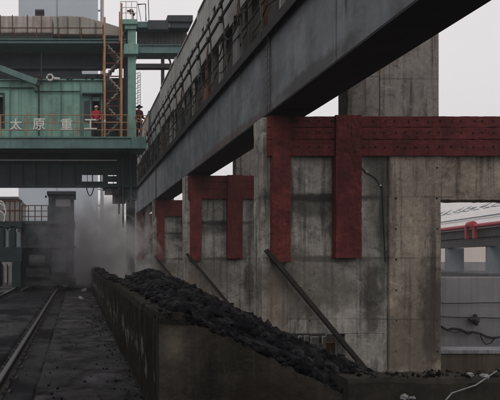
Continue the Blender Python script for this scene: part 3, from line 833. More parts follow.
# deck railing with the letters
def railing_pix(m, x0, x1, ys, step, Y, y_base, r=.022):
    for yy in ys: m.tube([(PX(x0, Y), Y, PZ(yy, Y)), (PX(x1, Y), Y, PZ(yy, Y))], r, 6)
    x = x0
    while x <= x1 + .1:
        m.tube([(PX(x, Y), Y, PZ(y_base, Y)), (PX(x, Y), Y, PZ(ys[0], Y))], r * 1.15, 6); x += step
part(mc, 'deck_railing', 'orange', lambda m: railing_pix(m, -50, 128, (115, 122.5, 130), 25.4, YM - .02, 137))
part(mc, 'side_railing', 'orange', lambda m: railing_pix(m, 136, 146, (115.5, 122, 129), 5, YM + .2, 137, .018))
part(mc, 'upper_railing', 'rust', lambda m: railing_pix(m, -53, 104, (28, 34.5), 22.4, YM + .55, 39.5, .025))
for ch, xc in zip('太原重工', (16, 39, 66.5, 90.5)):
    cu = bpy.data.curves.new('letter', 'FONT'); cu.body = ch; cu.size = .62; cu.extrude = .012; cu.offset = .006
    cu.align_x = 'CENTER'; cu.align_y = 'CENTER'
    o = bpy.data.objects.new('tmp', cu); sc.collection.objects.link(o)
    dg = bpy.context.evaluated_depsgraph_get(); me = bpy.data.meshes.new_from_object(o.evaluated_get(dg))
    bpy.data.objects.remove(o)
    xs = [v.co.x for v in me.vertices]; zs = [v.co.y for v in me.vertices]
    cx, cz = (min(xs) + max(xs)) / 2, (min(zs) + max(zs)) / 2; s = .56 / (max(zs) - min(zs)) if ch != '工' else .5 / (max(zs) - min(zs))
    for v in me.vertices:
        x, y, z = v.co; v.co = ((x - cx) * s * 1.02, z * -1, (y - cz) * s)
    me.materials.clear(); me.materials.append(M_['letter'])
    l = bpy.data.objects.new('letter', me); sc.collection.objects.link(l); l.parent = mc
    l.location = Vector((mx_(xc), YM - .08, mz(124.6))) - mc.location
    l['label'] = 'cream sign character ' + ch + ' on the deck railing'
# stair tower
def st_rails(m):
    for (x, top) in ((104.6, 17), (121.5, 3)):
        for Y in (26.0, 26.9):
            m.box(PX(x, 26) - .05, PX(x, 26) + .05, Y, Y + .08, PZ(137, 26), PZ(top, 26))
    m.box(PX(119.2, 26), PX(120.2, 26), 26.1, 26.15, PZ(40, 26), PZ(12, 26))
part(mc, 'stair_stile', 'orange', st_rails)
def st_flights(m):
    ys = [45, 60.5, 76, 91, 106, 121.5, 136]
    for i, (a, b) in enumerate(zip(ys, ys[1:])):
        x0, x1 = (106, 120) if i % 2 else (120, 106)
        for Y in (26.15, 26.8): m.bar((PX(x0, 26.3), Y, PZ(b, 26.3)), (PX(x1, 26.3), Y, PZ(a, 26.3)), .03, .12, up=(0, 1, 0))
        for q in range(5):
            t = (q + .5) / 5; xx = x0 + (x1 - x0) * t; zz = b + (a - b) * t
            m.box(PX(xx, 26.3) - .1, PX(xx, 26.3) + .1, 26.12, 26.85, PZ(zz, 26.3) - .015, PZ(zz, 26.3) + .015)
part(mc, 'stair_flight', 'tank', st_flights)
parts(mc, 'stair_landing', 'rust', [lambda m, b=b: m.box(PX(105, 26), PX(121, 26), 26.02, 26.08, PZ(b, 26) - .022, PZ(b, 26) + .022) for b in (43, 53, 63, 76, 91, 99, 106, 115, 121.5, 129)])
# green mast and its boxes
part(mc, 'mast', 'green', lambda m: pbox(m, 128, 136, 28, 137, YM + .4, .5), bevel=.015)
part(mc, 'mast_shaded_side', 'tealdark', lambda m: pbox(m, 124, 128.0, 28, 137, YM + .75, .3))  # dark plate paints in the mast's shaded left side
part(mc, 'mast_head', 'green', lambda m: (pbox(m, 122.5, 137.5, 19, 24, YM + .2, .9), pbox(m, 125, 136.5, 24, 29, YM + .3, .8)), bevel=.02)
part(mc, 'mast_box', 'green', lambda m: pbox(m, 124, 138.5, 43.5, 54, YM + .15, .9), bevel=.03)
part(mc, 'top_railing', 'white', lambda m: railing_pix(m, 120.5, 137, (1.5, 7.5, 13), 5.5, YM + .2, 19, .016)); part(mc, 'top_railing', 'white', lambda m: railing_pix(m, 120.5, 137, (1.5, 7.5, 13), 5.5, YM + 1.1, 19, .016))
part(mc, 'warning_lamp', 'rust', lambda m: (m.lump((PX(131.5, 26), 26, PZ(12, 26)), .13, 77), m.lump((PX(133.5, 26), 26, PZ(14.5, 26)), .1, 78), m.bar((PX(127, 26), 26, PZ(11, 26)), (PX(133, 26), 26, PZ(11, 26)), .05, .08), m.tube([(PX(133, 26), 26, PZ(19, 26)), (PX(133, 26), 26, PZ(13, 26))], .03, 6)))
def ant(m):
    m.tube([(PX(146, 26), 26, PZ(21, 26)), (PX(145.5, 26), 26, PZ(4, 26)), (PX(137, 26), 26, PZ(4.5, 26))], .03, 6)
    m.tube([(PX(141, 26), 26, PZ(21, 26)), (PX(138, 26), 26, PZ(4, 26))], .015, 6); m.tube([(PX(149, 26), 26, PZ(20, 26)), (PX(148, 26), 26, PZ(-8, 26))], .02, 6)
part(mc, 'antenna', 'dark', ant)
part(mc, 'ladder_cage', 'tealdark', lambda m: [m.tube([(PX(136, 26) , 26.3 - .0, PZ(y, 26)), (PX(140, 26), 26.0, PZ(y, 26)), (PX(141, 26), 26.3, PZ(y + .5, 26)), (PX(139, 26), 26.7, PZ(y, 26))], .014, 5) for y in range(72, 104, 5)] + [m.tube([(PX(x, 26), 26.1, PZ(72, 26)), (PX(x, 26), 26.1, PZ(104, 26))], .014, 5) for x in (138, 140.5)])
# right-hand bridge over the gallery
YR = 26.0
part(mc, 'bridge_beam', 'teal', lambda m: (pbox(m, 136.6, 171, 21.5, 27.5, YR, .5), pbox(m, 138.6, 190, 46, 52.6, YR, .7), pbox(m, 138.6, 190, 45, 46, YR, .8, -.06), pbox(m, 138.6, 190, 52.6, 53.6, YR, .8, -.06)), bevel=.01)
def hop(m):
    pbox(m, 137, 187, 30, 45, YR + .6, .1)
    for x in range(138, 186, 4): pbox(m, x, x + 1, 30, 45, YR + .6, .05, -.06)
part(mc, 'corrugated_side', 'galgrey', hop)
part(mc, 'drive_box', 'slate', lambda m: (pbox(m, 167.5, 193, 15, 21.6, YR - .1, .9), pbox(m, 148, 168, 20, 29.5, YR - .15, .14), pbox(m, 170, 190, 22.4, 28, YR, .5)), bevel=.02)
part(mc, 'low_beam', 'dark', lambda m: (pbox(m, 136.2, 172, 63.5, 68, YR, .3), pbox(m, 161.5, 164.5, 54, 90, YR + .1, .2)), bevel=.01)
part(mc, 'curved_bracket', 'dark', lambda m: m.tube([(PX(164 + 7 * math.sin(a), YR), YR + .1, PZ(64 - 9 * math.cos(a), YR)) for a in [i * .25 for i in range(9)]], .05, 6))

parts(mc, 'cable_loop', 'soffit', [lambda m, x=x, w_=w_: m.tube([(PX(x + w_ * q / 8, 26.9), 26.7, PZ(187, 26.9) - .55 * (1 - (q / 4 - 1) ** 2) * (.5 + hash01(x))) for q in range(9)], .03, 5) for x, w_ in ((86, 8), (112, 9))])
parts(mc, 'drop_pipe', 'tealdark', [lambda m, x=x, b=b: m.tube([(PX(x, 26.8), 26.75, PZ(150, 26.8)), (PX(x, 26.8), 26.75, PZ(b, 26.8))], .05, 8) for x, b in ((119, 214), (123, 228), (131, 205))])
part(mc, 'hanging_box', 'dark', lambda m: (pbox(m, 113, 126, 187.2, 203, 26.9, .5), pbox(m, 105, 113, 187.2, 194, 26.9, .5)), bevel=.02)
parts(mc, 'wall_pipe', 'teal', [lambda m, x=x: m.tube([(PX(x, YW), YW - .06, PZ(139, YW)), (PX(x, YW), YW - .06, PZ(82, YW))], .025, 6) for x in (10, 61, 80.5)])
part(mc, 'conduit_run', 'tealdark', lambda m: m.tube([(PX(-40, YW), YW - .08, PZ(88, YW)), (PX(34, YW), YW - .08, PZ(88.4, YW)), (PX(35, YW), YW - .08, PZ(92, YW)), (PX(80, YW), YW - .08, PZ(92, YW))], .03, 6))
part(mc, 'floodlight', 'white', lambda m: m.box(PX(103.6, 25.6), PX(105.6, 25.6), 25.4, 25.55, PZ(123.4, 25.6), PZ(121, 25.6)), bevel=.01)
# containers and tanks on the upper deck
YT = YM + 1.6
t = thing('storage_tank', 'long stained whitish tank on the upper deck at far left', 'tank', (PX(20, YT), YT, PZ(40, YT)))
part(t, 'tank_shell', 'tank', lambda m: (m.box(PX(-60, YT), PX(53, YT), YT, YT + 1.8, PZ(33, YT), PZ(15.5, YT))), bevel=.06)
parts(t, 'tank_rib', 'rust', [lambda m, x=x: pbox(m, x, x + .8, 15.2, 33.2, YT, .05, -.04) for x in (-40, -20, 0, 12, 27, 41)]); part(t, 'tank_cradle', 'tealdark', lambda m: m.box(PX(-60, YT), PX(53, YT), YT + .1, YT + 1.7, PZ(40.6, YT) , PZ(33.2, YT)))
t = thing('steel_container', 'grey beige boxy container beside the stained tank on the upper deck', 'container', (PX(75, YT), YT, PZ(40, YT)))
def cont(m):
    Y = YT - .3; n = len(m.v)
    prof = [(53.5, 16), (66, 15.6), (83, 16.5), (104, 22), (123, 28), (126, 34.5), (126, 36), (53.5, 34)]
    for yy in (Y, Y + 1.8):
        for (a, b) in prof: m.v.append((PX(a, Y), yy, PZ(b, Y)))
    k = len(prof)
    for i in range(k): m.f.append((n + i, n + (i + 1) % k, n + k + (i + 1) % k, n + k + i))
    m.f.append(tuple(n + i for i in range(k))); m.f.append(tuple(n + k + i for i in range(k)))
part(t, 'container_shell', 'crate', cont, bevel=.03)
parts(t, 'container_rib', 'galgrey', [lambda m, x=x: pbox(m, x, x + 1.2, 17.5, 33.6, YT - .3, .05, -.05) for x in (57, 67, 79)] + [lambda m, x=x: pbox(m, x, x + 1, 22.5, 35, YT - .3, .05, -.05) for x in (95, 104)])
part(t, 'container_skid', 'dark', lambda m: m.box(PX(54, YT), PX(124, YT), YT + .0, YT + 1.2, PZ(41, YT), PZ(35.4, YT)))
t = thing('winch_motor', 'small dark motor standing on top of the stained tank', 'motor', (PX(39, YT), YT + .3, PZ(16, YT)))
def mot(m):
    c = (PX(39, YT), YT + .3, PZ(10.5, YT))
    m.tube([(c[0] - .22, c[1], c[2]), (c[0] + .25, c[1], c[2])], .17, 12)
    for i in range(6): m.tube([(c[0] - .18 + i * .08, c[1], c[2]), (c[0] - .15 + i * .08, c[1], c[2])], .2, 12)
    m.lump((c[0] - .18, c[1], c[2] - .22), .12, 4)
part(t, 'motor_body', 'dark', mot); part(t, 'motor_foot', 'dark', lambda m: m.box(PX(35, YT), PX(43, YT), YT + .15, YT + .45, PZ(15.6, YT), PZ(12, YT)), bevel=.01)

# ------------------------------------------------------------------ car on the track under the machine
YC = 24.2
qc = thing('quenching_car', 'dark teal rail car with a small cab standing under the green machine', 'rail car', (PX(45, YC), YC, 0))
def qb(m):
    pbox(m, 21, 74, 223, 282, YC, 5.5)
    for x in (22, 35, 48, 61, 72): pbox(m, x, x + 1.2, 224, 281, YC, .1, -.08)
    pbox(m, 20, 75, 221, 224, YC, 5.8, -.12); pbox(m, 20, 75, 281, 284, YC, 5.8, -.12)
part(qc, 'body', 'tealdark', qb, bevel=.015)
for (x) in (-.87, -2.85):
    for y in (YC + .9, YC + 4.2):
        part(qc, 'wheel', 'dark', lambda m: m.tube([(x - .07, y, .5), (x + .07, y, .5)], .36, 20))
part(qc, 'motor_housing', 'dark', lambda m: (m.tube([(PX(30, YC), YC - .3, PZ(262, YC)), (PX(46, YC), YC - .3, PZ(262, YC))], .34, 16), pbox(m, 27, 50, 268, 277, YC, .5, -.5)), bevel=.02)
part(qc, 'control_cabinet', 'slate', lambda m: pbox(m, 52, 66, 240, 272, YC, .35, -.36), bevel=.02)
part(qc, 'access_ladder', 'dark', lambda m: [m.tube([(PX(x, YC), YC - .15, PZ(282, YC)), (PX(x, YC), YC - .15, PZ(214, YC))], .022, 6) for x in (68, 73)] + [m.tube([(PX(68, YC), YC - .15, PZ(y, YC)), (PX(73, YC), YC - .15, PZ(y, YC))], .016, 6) for y in range(220, 282, 6)])
parts(qc, 'hose', 'soffit', [lambda m, x=x, w_=w_, d_=d_: m.tube([(PX(x + w_ * q / 8, YC), YC - .18, PZ(228 + d_ * (1 - (q / 4 - 1) ** 2), YC)) for q in range(9)], .035, 6) for x, w_, d_ in ((24, 14, 22), (33, 20, 14), (45, 12, 30))])
part(qc, 'step_plate', 'dark', lambda m: pbox(m, 20, 76, 246, 248, YC, .4, -.45))
part(qc, 'buffer_beam', 'dark', lambda m: pbox(m, 18, 76, 276, 285, YC, .25, -.35), bevel=.02)
part(qc, 'platform_railing', 'rust', lambda m: railing_pix(m, 22, 48, (205.5, 211, 216.5), 6.5, YC - .05, 222, .022)); part(qc, 'platform_railing', 'rust', lambda m: railing_pix(m, 22, 48, (205.5, 211, 216.5), 6.5, YC + 2.5, 222, .022))
def kiosk(m):
    pbox(m, 48.5, 55, 195, 228, YC, .12); pbox(m, 55, 70.5, 206.5, 228, YC, .12); pbox(m, 70.5, 74, 195, 228, YC, .12); pbox(m, 55, 70.5, 195, 198.5, YC, .12)
    m.box(PX(48.5, YC), PX(48.5, YC) + .1, YC + .12, YC + 2, PZ(228, YC), PZ(195, YC)); m.box(PX(74, YC) - .1, PX(74, YC), YC + .12, YC + 2, PZ(228, YC), PZ(195, YC))
part(qc, 'cab', 'tealdark', kiosk, bevel=.01)
part(qc, 'cab_roof', 'dark', lambda m: pbox(m, 47, 76, 191.5, 194.8, YC, 2.3, -.15), bevel=.02)
part(qc, 'cab_lamp', 'dark', lambda m: m.lump((PX(46, YC), YC - .1, PZ(197, YC)), .07, 3))
part(qc, 'cab_window', 'hazewall', lambda m: pbox(m, 55, 70.5, 198.5, 206.5, YC, .02, .05))
# things at the far left under the deck
YL = 23.5
lp = thing('control_stand', 'dark steel stand with hose loops at the far left under the deck', 'stand', (PX(6, YL), YL, 0))
part(lp, 'stand_body', 'tealdark', lambda m: (pbox(m, -6, 22, 247, 262, YL, 1.), pbox(m, 12, 21, 262, 287, YL, 1.), pbox(m, -6, 22, 221, 228, YL, .6), pbox(m, -1, 4, 226, 248, YL, .4), pbox(m, 10, 15, 226, 248, YL, .4), pbox(m, -8, 0, 262, 287, YL, .6)), bevel=.02)
parts(lp, 'hose', 'white', [lambda m, cx=cx, cy=cy, r=r: m.tube([(PX(cx + r * math.sin(a), YL), YL - .05, PZ(cy - r * math.cos(a), YL)) for a in [i * .3 for i in range(8)]], .035, 6) for cx, cy, r in ((-1, 207, 6), (-2, 218, 7), (-3, 212, 9))])
part(lp, 'rack', 'rust', lambda m: [pbox(m, x, x + 1.2, 200, 222, YL + .5, .1) for x in (4, 9, 14, 19)] + [pbox(m, 2, 22, y, y + 1.2, YL + .5, .12, -.02) for y in (200, 210)])
for (xa, ya, yb, lab) in ((7, 229, 246, 'slim pale canister standing left of its twin at the far left'), (18, 231, 247.5, 'pale canister with teal foot, the right one of two at far left')):
    t = thing('gas_canister', lab, 'canister', (PX(xa, YL), YL + .2, PZ(yb, YL)), 'pale canisters at the far left')
    part(t, 'canister_body', 'bluegrey', lambda m: m.tube([(PX(xa, YL), YL + .2, PZ(yb + .9, YL)), (PX(xa, YL), YL + .2, PZ(ya + 3, YL)), (PX(xa, YL), YL + .2, PZ(ya + 1, YL))], .11, 12), smooth=False)
    part(t, 'canister_valve', 'bluegrey', lambda m: m.tube([(PX(xa, YL), YL + .2, PZ(ya + 1, YL)), (PX(xa, YL), YL + .2, PZ(ya - 1.5, YL))], .04, 8))
t = thing('low_fence', 'low fence posts at the far left with a white panel added for bright background', 'fence', (PX(4, 30), 30, 0))
part(t, 'bright_backing_panel', 'white', lambda m: m.box(PX(-40, 30), PX(13, 30), 30, 30.05, .15, PZ(266, 30)))  # white panel added in place of the bright background behind the posts
parts(t, 'fence_post', 'dark', [lambda m, x=x: m.box(PX(x, 30), PX(x, 30) + .06, 29.9, 29.98, 0, PZ(264, 30)) for x in range(-38, 13, 5)])

# ------------------------------------------------------------------ people on the deck
def person(label, loc, face, pose, top_mat, head_mat, hatkind, scale=1.0):
    """standing figure: one skinned body; garments and headgear are separate meshes. Metres, origin between the feet, facing -Y"""
    J = {'pel': (0, 0, .95), 'waist': (0, -.005, 1.08), 'chest': (0, 0, 1.3), 'nb': (0, .01, 1.45), 'neck': (0, 0, 1.52), 'head': (0, -.01, 1.61), 'crown': (0, .0, 1.69),
         'chin': (0, -.055, 1.555), 'nose': (0, -.105, 1.61)}
    for s, k in ((-1, 'r'), (1, 'l')):
        a = pose[k]
        J['hip' + k] = (s * .09, 0, .9); J['kn' + k] = (s * .11, -.02, .5); J['an' + k] = (s * .12, .02, .09); J['toe' + k] = (s * .14, -.15, .035)
        J['sh' + k] = (s * .185, .01, 1.42); J['el' + k] = (s * a[0][0], a[0][1], a[0][2]); J['wr' + k] = (s * a[1][0], a[1][1], a[1][2])
    rad = {'pel': .13, 'waist': .125, 'chest': .14, 'nb': .09, 'neck': .055, 'head': .088, 'crown': .07, 'chin': .045, 'nose': .014}
    for k in 'rl': rad.update({'hip' + k: .095, 'kn' + k: .06, 'an' + k: .042, 'toe' + k: .035, 'sh' + k: .065, 'el' + k: .042, 'wr' + k: .028})
    E = [('pel', 'waist'), ('waist', 'chest'), ('chest', 'nb'), ('nb', 'neck'), ('neck', 'head'), ('head', 'crown'), ('head', 'nose'), ('head', 'chin')]
    for k in 'rl': E += [('pel', 'hip' + k), ('hip' + k, 'kn' + k), ('kn' + k, 'an' + k), ('an' + k, 'toe' + k), ('chest', 'sh' + k), ('sh' + k, 'el' + k), ('el' + k, 'wr' + k)]
    for k in 'rl':
        e, wv = Vector(J['el' + k]), Vector(J['wr' + k]); dd = (wv - e).normalized(); sd = dd.cross(Vector((0, 1, .2))).normalized()
        palm = wv + dd * .06; J['pa' + k] = tuple(palm); rad['pa' + k] = .026; E.append(('wr' + k, 'pa' + k))
        for i, ln in enumerate((.06, .07, .065, .05)):
            b = palm + dd * .03 + sd * (.024 * (i - 1.5)); m2 = b + dd * ln * .5; tp = m2 + (dd + Vector((0, .5, -.3))).normalized() * ln * .5
            J[f'f{k}{i}a'] = tuple(b); J[f'f{k}{i}b'] = tuple(m2); J[f'f{k}{i}c'] = tuple(tp)
            for q in 'abc': rad[f'f{k}{i}{q}'] = .009
            E += [('pa' + k, f'f{k}{i}a'), (f'f{k}{i}a', f'f{k}{i}b'), (f'f{k}{i}b', f'f{k}{i}c')]
        J['th' + k] = tuple(palm - sd * .055 + dd * .02); rad['th' + k] = .01; E.append(('pa' + k, 'th' + k))
    def skin(names, edges, grow, sub=2):
        idx = {n: i for i, n in enumerate(names)}
        me = bpy.data.meshes.new('sk'); me.from_pydata([J[n] for n in names], [(idx[a], idx[b]) for a, b in edges if a in idx and b in idx], [])
        o = bpy.data.objects.new('sk', me); sc.collection.objects.link(o)
        md = o.modifiers.new('s', 'SKIN'); md.use_smooth_shade = True
        for n, sv in zip(names, me.skin_vertices[0].data):
            r = rad[n] + grow; sv.radius = (r, r * (.8 if n in ('pel', 'waist', 'chest') else 1)); sv.use_root = (n == names[0])
        ms = o.modifiers.new('u', 'SUBSURF'); ms.levels = sub; ms.render_levels = sub
        dg = bpy.context.evaluated_depsgraph_get(); r = bpy.data.meshes.new_from_object(o.evaluated_get(dg)); bpy.data.objects.remove(o)
        for p in r.polygons: p.use_smooth = True
        return r
    names = list(J)
    me = skin(names, E, 0); me.materials.clear(); me.materials.append(M_['skin'])
    root = bpy.data.objects.new('person', me); sc.collection.objects.link(root)
    root.location = loc; root.rotation_euler = (0, 0, face); root.scale = (scale,) * 3
    tag(root, label, 'person', 'people on the machine deck')
    def cloth(name, ns, grow, mt):
        c = skin(ns, E, grow); c.materials.clear(); c.materials.append(M_[mt]); o = bpy.data.objects.new(name, c); sc.collection.objects.link(o); o.parent = root
    cloth('jacket', ['pel', 'waist', 'chest', 'nb', 'shr', 'shl', 'elr', 'ell', 'wrr', 'wrl'], .02, top_mat)
    cloth('trousers', ['pel', 'hipr', 'hipl', 'knr', 'knl', 'anr', 'anl'], .018, 'trousers')
    m = MB()
    for s in (-1, 1): m.tube([(s * .12, .06, .04), (s * .13, -.05, .045), (s * .145, -.19, .035)], .052, 8, .042)
    m.build('boots', M_['hat'], root)
    m = MB()
    for s in (-1, 1): m.lump((s * .034, -.088, 1.63), .012, 3)
    m.tube([(-.025, -.09, 1.575), (.025, -.09, 1.575)], .006, 5)
    m.build('face_features', M_['eye'], root)
    m = MB(); rr = []
    for i in range(5):
        a = i * math.pi / 8; rr.append((.105 * math.cos(a), 1.66 + .1 * math.sin(a)))
    n0 = len(m.v); K = 16
    brim = [(.19 if hatkind == 'hat' else .125, 1.645)] + rr
    for (r, z) in brim:
        for q in range(K): m.v.append((r * math.cos(q * 6.2832 / K), r * 1.1 * math.sin(q * 6.2832 / K) - .005, z))
    for i in range(len(brim) - 1):
        for q in range(K): m.f.append((n0 + i * K + q, n0 + i * K + (q + 1) % K, n0 + (i + 1) * K + (q + 1) % K, n0 + (i + 1) * K + q))
    m.f.append(tuple(n0 + (len(brim) - 1) * K + q for q in range(K)))
    o = m.build('brimmed_hat' if hatkind == 'hat' else 'hard_hat', M_[head_mat], root, smooth=True)
    md = o.modifiers.new('so', 'SOLIDIFY'); md.thickness = .012
zd = PZ(137, YM)
person('person in a bright red jacket and pale hard hat standing in the cabin doorway', (PX(96.3, 26.3), 26.3, zd), R(-8),
       {'r': ((.27, -.0, 1.16), (.21, -.22, 1.08)), 'l': ((.27, .02, 1.15), (.24, -.18, 1.05))}, 'jacket', 'helmet', 'helmet', 1.0)
person('person in dark red clothes and a wide dark hat right of the green mast', (PX(139, 26.2), 26.2, zd), R(35),
       {'r': ((.26, .02, 1.15), (.25, -.1, .92)), 'l': ((.27, .02, 1.15), (.22, -.2, 1.06))}, 'maroon', 'hat', 'hat', 1.0)

# ------------------------------------------------------------------ buildings behind
YQ = 62
t = thing('quench_tower', 'tall pale blue grey tower rising behind the machine', 'tower', (PX(58, YQ), YQ, 0))
part(t, 'shaft', 'tower', lambda m: m.box(PX(18.5, YQ), PX(98, YQ), YQ, YQ + 9, 0, 42), bevel=.05)
part(t, 'corner_pipe', 'white', lambda m: (m.tube([(PX(103, YQ), YQ + 2, 0), (PX(103, YQ), YQ + 2, 40)], .22, 8), [m.box(PX(98, YQ), PX(103, YQ), YQ + 1.9, YQ + 2.1, z, z + .15) for z in range(2, 40, 2)]))
part(t, 'sheet_seam', 'bluegrey', lambda m: [m.box(PX(x, YQ), PX(x, YQ) + .1, YQ - .06, YQ - .001, 0, 42) for x in (56.5,)])
t = thing('far_shed', 'low grey shed behind the rail car, seen under the machine', 'building', (PX(30, 50), 50, 0))
part(t, 'shed_wall', 'hazewall', lambda m: m.box(PX(-60, 50), PX(18, 50), 50, 58, 0, PZ(199, 50)))
part(t, 'shed_roof', 'galgrey', lambda m: m.box(PX(-62, 50), PX(18.4, 50), 49.7, 58.3, PZ(199, 50) + .002, PZ(197, 50)))
part(t, 'shed_wing', 'hazewall', lambda m: m.box(PX(18.6, 50), PX(60, 50), 51, 58, 0, PZ(225, 50)))

# gallery building seen through the big opening: its long side recedes at a slight angle
ang = math.atan2(.21, 1)
gb = thing('pipe_gallery_building', 'white roofed gallery building with a red pipe seen through the bent opening', 'building', (0, 0, 0))
gb.location = (16.4 + .21 * 29, 29, PIT_Z); gb.rotation_euler = (0, 0, -ang)
gb['_w'] = 0
def gz(py, Y=29.5): return PZ(py, Y) - PIT_Z
def gpart(name, mt, f, bevel=0): 
    mb = MB(); f(mb); o = mb.build(name, M_[mt], gb, bevel); return o
L0, L1 = -14, 34
gpart('roof', 'white', lambda m: [m.quad([(-.3, L0, gz(226)), (-.3, L1, gz(226)), (5, L1, gz(176)), (5, L0, gz(176))]), m.quad([(-.3, L0, gz(228)), (-.3, L1, gz(228)), (5, L1, gz(178)), (5, L0, gz(178))]), m.quad([(-.3, L0, gz(226)), (-.3, L1, gz(226)), (-.3, L1, gz(228)), (-.3, L0, gz(228))])])
gpart('roof_gutter', 'bluegrey', lambda m: m.box(.42, .52, L0, L1, gz(217), gz(215.8)))
gpart('red_pipe', 'redpipe', lambda m: (m.tube([(-.38, L0, gz(227)), (-.38, L1, gz(227))], .13, 10), m.tube([(-.42, .35 - .6, gz(225.5)), (-.42, .45 - .3, gz(225.5))],   .21, 12), m.box(-.5, -.35, -.5, -.32, gz(239), gz(226)), m.box(-.5, -.35, .3, .48, gz(239), gz(226))))
gpart('eaves_beam', 'galgrey', lambda m: (m.box(-.2, .3, L0, L1, gz(238), gz(229)), m.box(-.1, .3, L0, L1, gz(247), gz(238.2))), .02)
gpart('sill_wall', 'galgrey', lambda m: m.box(-.1, .3, L0, L1, 0, gz(273)), .02)
yy = -1.15 - 4.52 * 2
while yy < L1:
    gpart('column', 'bluegrey', lambda m: m.box(-.05, .82, yy, yy + .45, gz(273) + .002, gz(247) - .002), .02)
    yy += 4.52
gpart('inner_floor', 'galgrey', lambda m: m.box(.3, 5, L0, L1, 0, gz(273) - .05))
for c in range(9):
    def glyph(m):
        m.bar((2.05, 10.7 - c * 1.15 - .7, gz(226) + 2.35 / 5.3 * (gz(176) - gz(226)) + .02), (2.05, 10.7 - c * 1.15, gz(226) + 2.35 / 5.3 * (gz(176) - gz(226)) + .02), .05, .02)
        y0 = 10.5 - c * 1.15
        for s in range(6):
            a = hash01(c, s); b = hash01(c, s + 20)
            yq = y0 - a * .6; xx = 2.1 + b * .45; zq = gz(226) + (xx + .3) / 5.3 * (gz(176) - gz(226)) + .02
            if hash01(c, s + 40) > .5: m.bar((xx, yq, zq), (xx, yq - .35, zq), .05, .03)
            else: m.bar((xx, yq, zq), (xx + .3, yq, zq + .3 / 5.3 * (gz(176) - gz(226))), .05, .03)
    gpart('roof_marking', 'bluegrey', glyph)
# beyond the gallery
t = thing('distant_building', 'beige and grey block seen through the gallery openings', 'building', (34, 52, 0))
part(t, 'wall_top', 'beige', lambda m: m.box(24, 60, 55, 60, PZ(262, 55), PZ(240, 55)))
part(t, 'wall_base', 'lilac', lambda m: m.box(24, 60, 54.9, 60, -1.3, PZ(262.2, 55)))
# lilac screen wall
YS = 15.5
t = tag(part(None, 'rendered_wall', 'lilac', lambda m: m.box(9.6, 17, YS, YS + .25, PIT_Z, PZ(277, YS)), bevel=.02), 'plain lilac grey wall below the gallery, seen through the bent opening', 'wall')
for lab, ya, yb, r in (('thin black cable strung highest across the lilac wall', 299, 305, .012), ('black cable strung across the lilac wall holding the lamp', 311, 321, .014)):
    m = MB(); m.tube([(9.8 + 7 * q / 12, YS - .06, PZ(lerp(ya, yb, q / 12 * 2.2), YS) - .06 * math.sin(q * .9)) for q in range(13)], r, 5)
    tag(m.build('wall_cable', M_['soffit']), lab, 'cable', 'cables on the lilac wall')
m = MB()
pts = [(441, 326), (447, 329.5), (453, 328), (460, 329), (467, 332), (472, 331.5), (480, 333), (486, 336), (492, 337.5), (500, 337), (512, 338)]
for k, dy in ((0, 0), (1, 1.2)):
    m.tube([(PX(a, YS - .1), YS - .1 - .02 * k, PZ(b + dy * math.sin(a), YS - .1)) for a, b in pts], .022, 6)
m.tube([(PX(a, YS - .12), YS - .12, PZ(b, YS - .12)) for a, b in ((480, 333), (482, 340), (486, 344.5), (491, 343), (495, 338))], .014, 5)
m.tube([(PX(a, YS - .12), YS - .12, PZ(b, YS - .12)) for a, b in ((447, 330), (455, 333), (462, 331), (468, 335), (474, 332))], .012, 5)
tag(m.build('wall_cable', M_['soffit']), 'thick slack cable bundle with a hanging loop, lowest on the lilac wall', 'cable', 'cables on the lilac wall')
t = thing('wall_lamp', 'small dark lamp hanging from a cable on the lilac wall', 'lamp', (PX(471, YS), YS - .1, PZ(319, YS)))
part(t, 'lamp_head', 'dark', lambda m: (m.tube([(PX(466.5, YS), YS - .12, PZ(319.5, YS)), (PX(470, YS), YS - .12, PZ(318.5, YS)), (PX(473.5, YS), YS - .12, PZ(321, YS))], .05, 8, .12)))
part(t, 'lamp_bracket', 'dark', lambda m: m.bar((PX(472.5, YS), YS - .1, PZ(314, YS)), (PX(474, YS), YS - .1, PZ(325, YS)), .06, .08))

# boards and frames seen low through the first bent
t = thing('board_stack', 'pale boards and an ochre panel standing low behind the nearest bent', 'boards', (X1(320), 12.6, PIT_Z))
YK = 12.7
parts(t, 'board', 'white', [lambda m, a=a, b=b, c=c: m.box(PX(a, YK), PX(b, YK), YK, YK + .06, PIT_Z, PZ(c, YK)) for a, b, c in ((299, 302, 336), (305, 309, 336), (311.5, 319, 337), (323, 326, 336.5))])
part(t, 'frame', 'tank', lambda m: (m.box(PX(326.5, YK), PX(345, YK), YK, YK + .05, PZ(342, YK), PZ(334, YK)), m.box(PX(319, YK), PX(323, YK), YK, YK + .05, PZ(345, YK), PZ(344, YK))))
part(t, 'ochre_panel', 'ochre', lambda m: m.box(PX(327, YK), PX(349, YK), YK + .08, YK + .12, PIT_Z, PZ(343, YK)))
part(t, 'backing', 'grime', lambda m: m.box(PX(290, YK), PX(352, YK), YK + .3, YK + .34, PIT_Z, PZ(339, YK)))

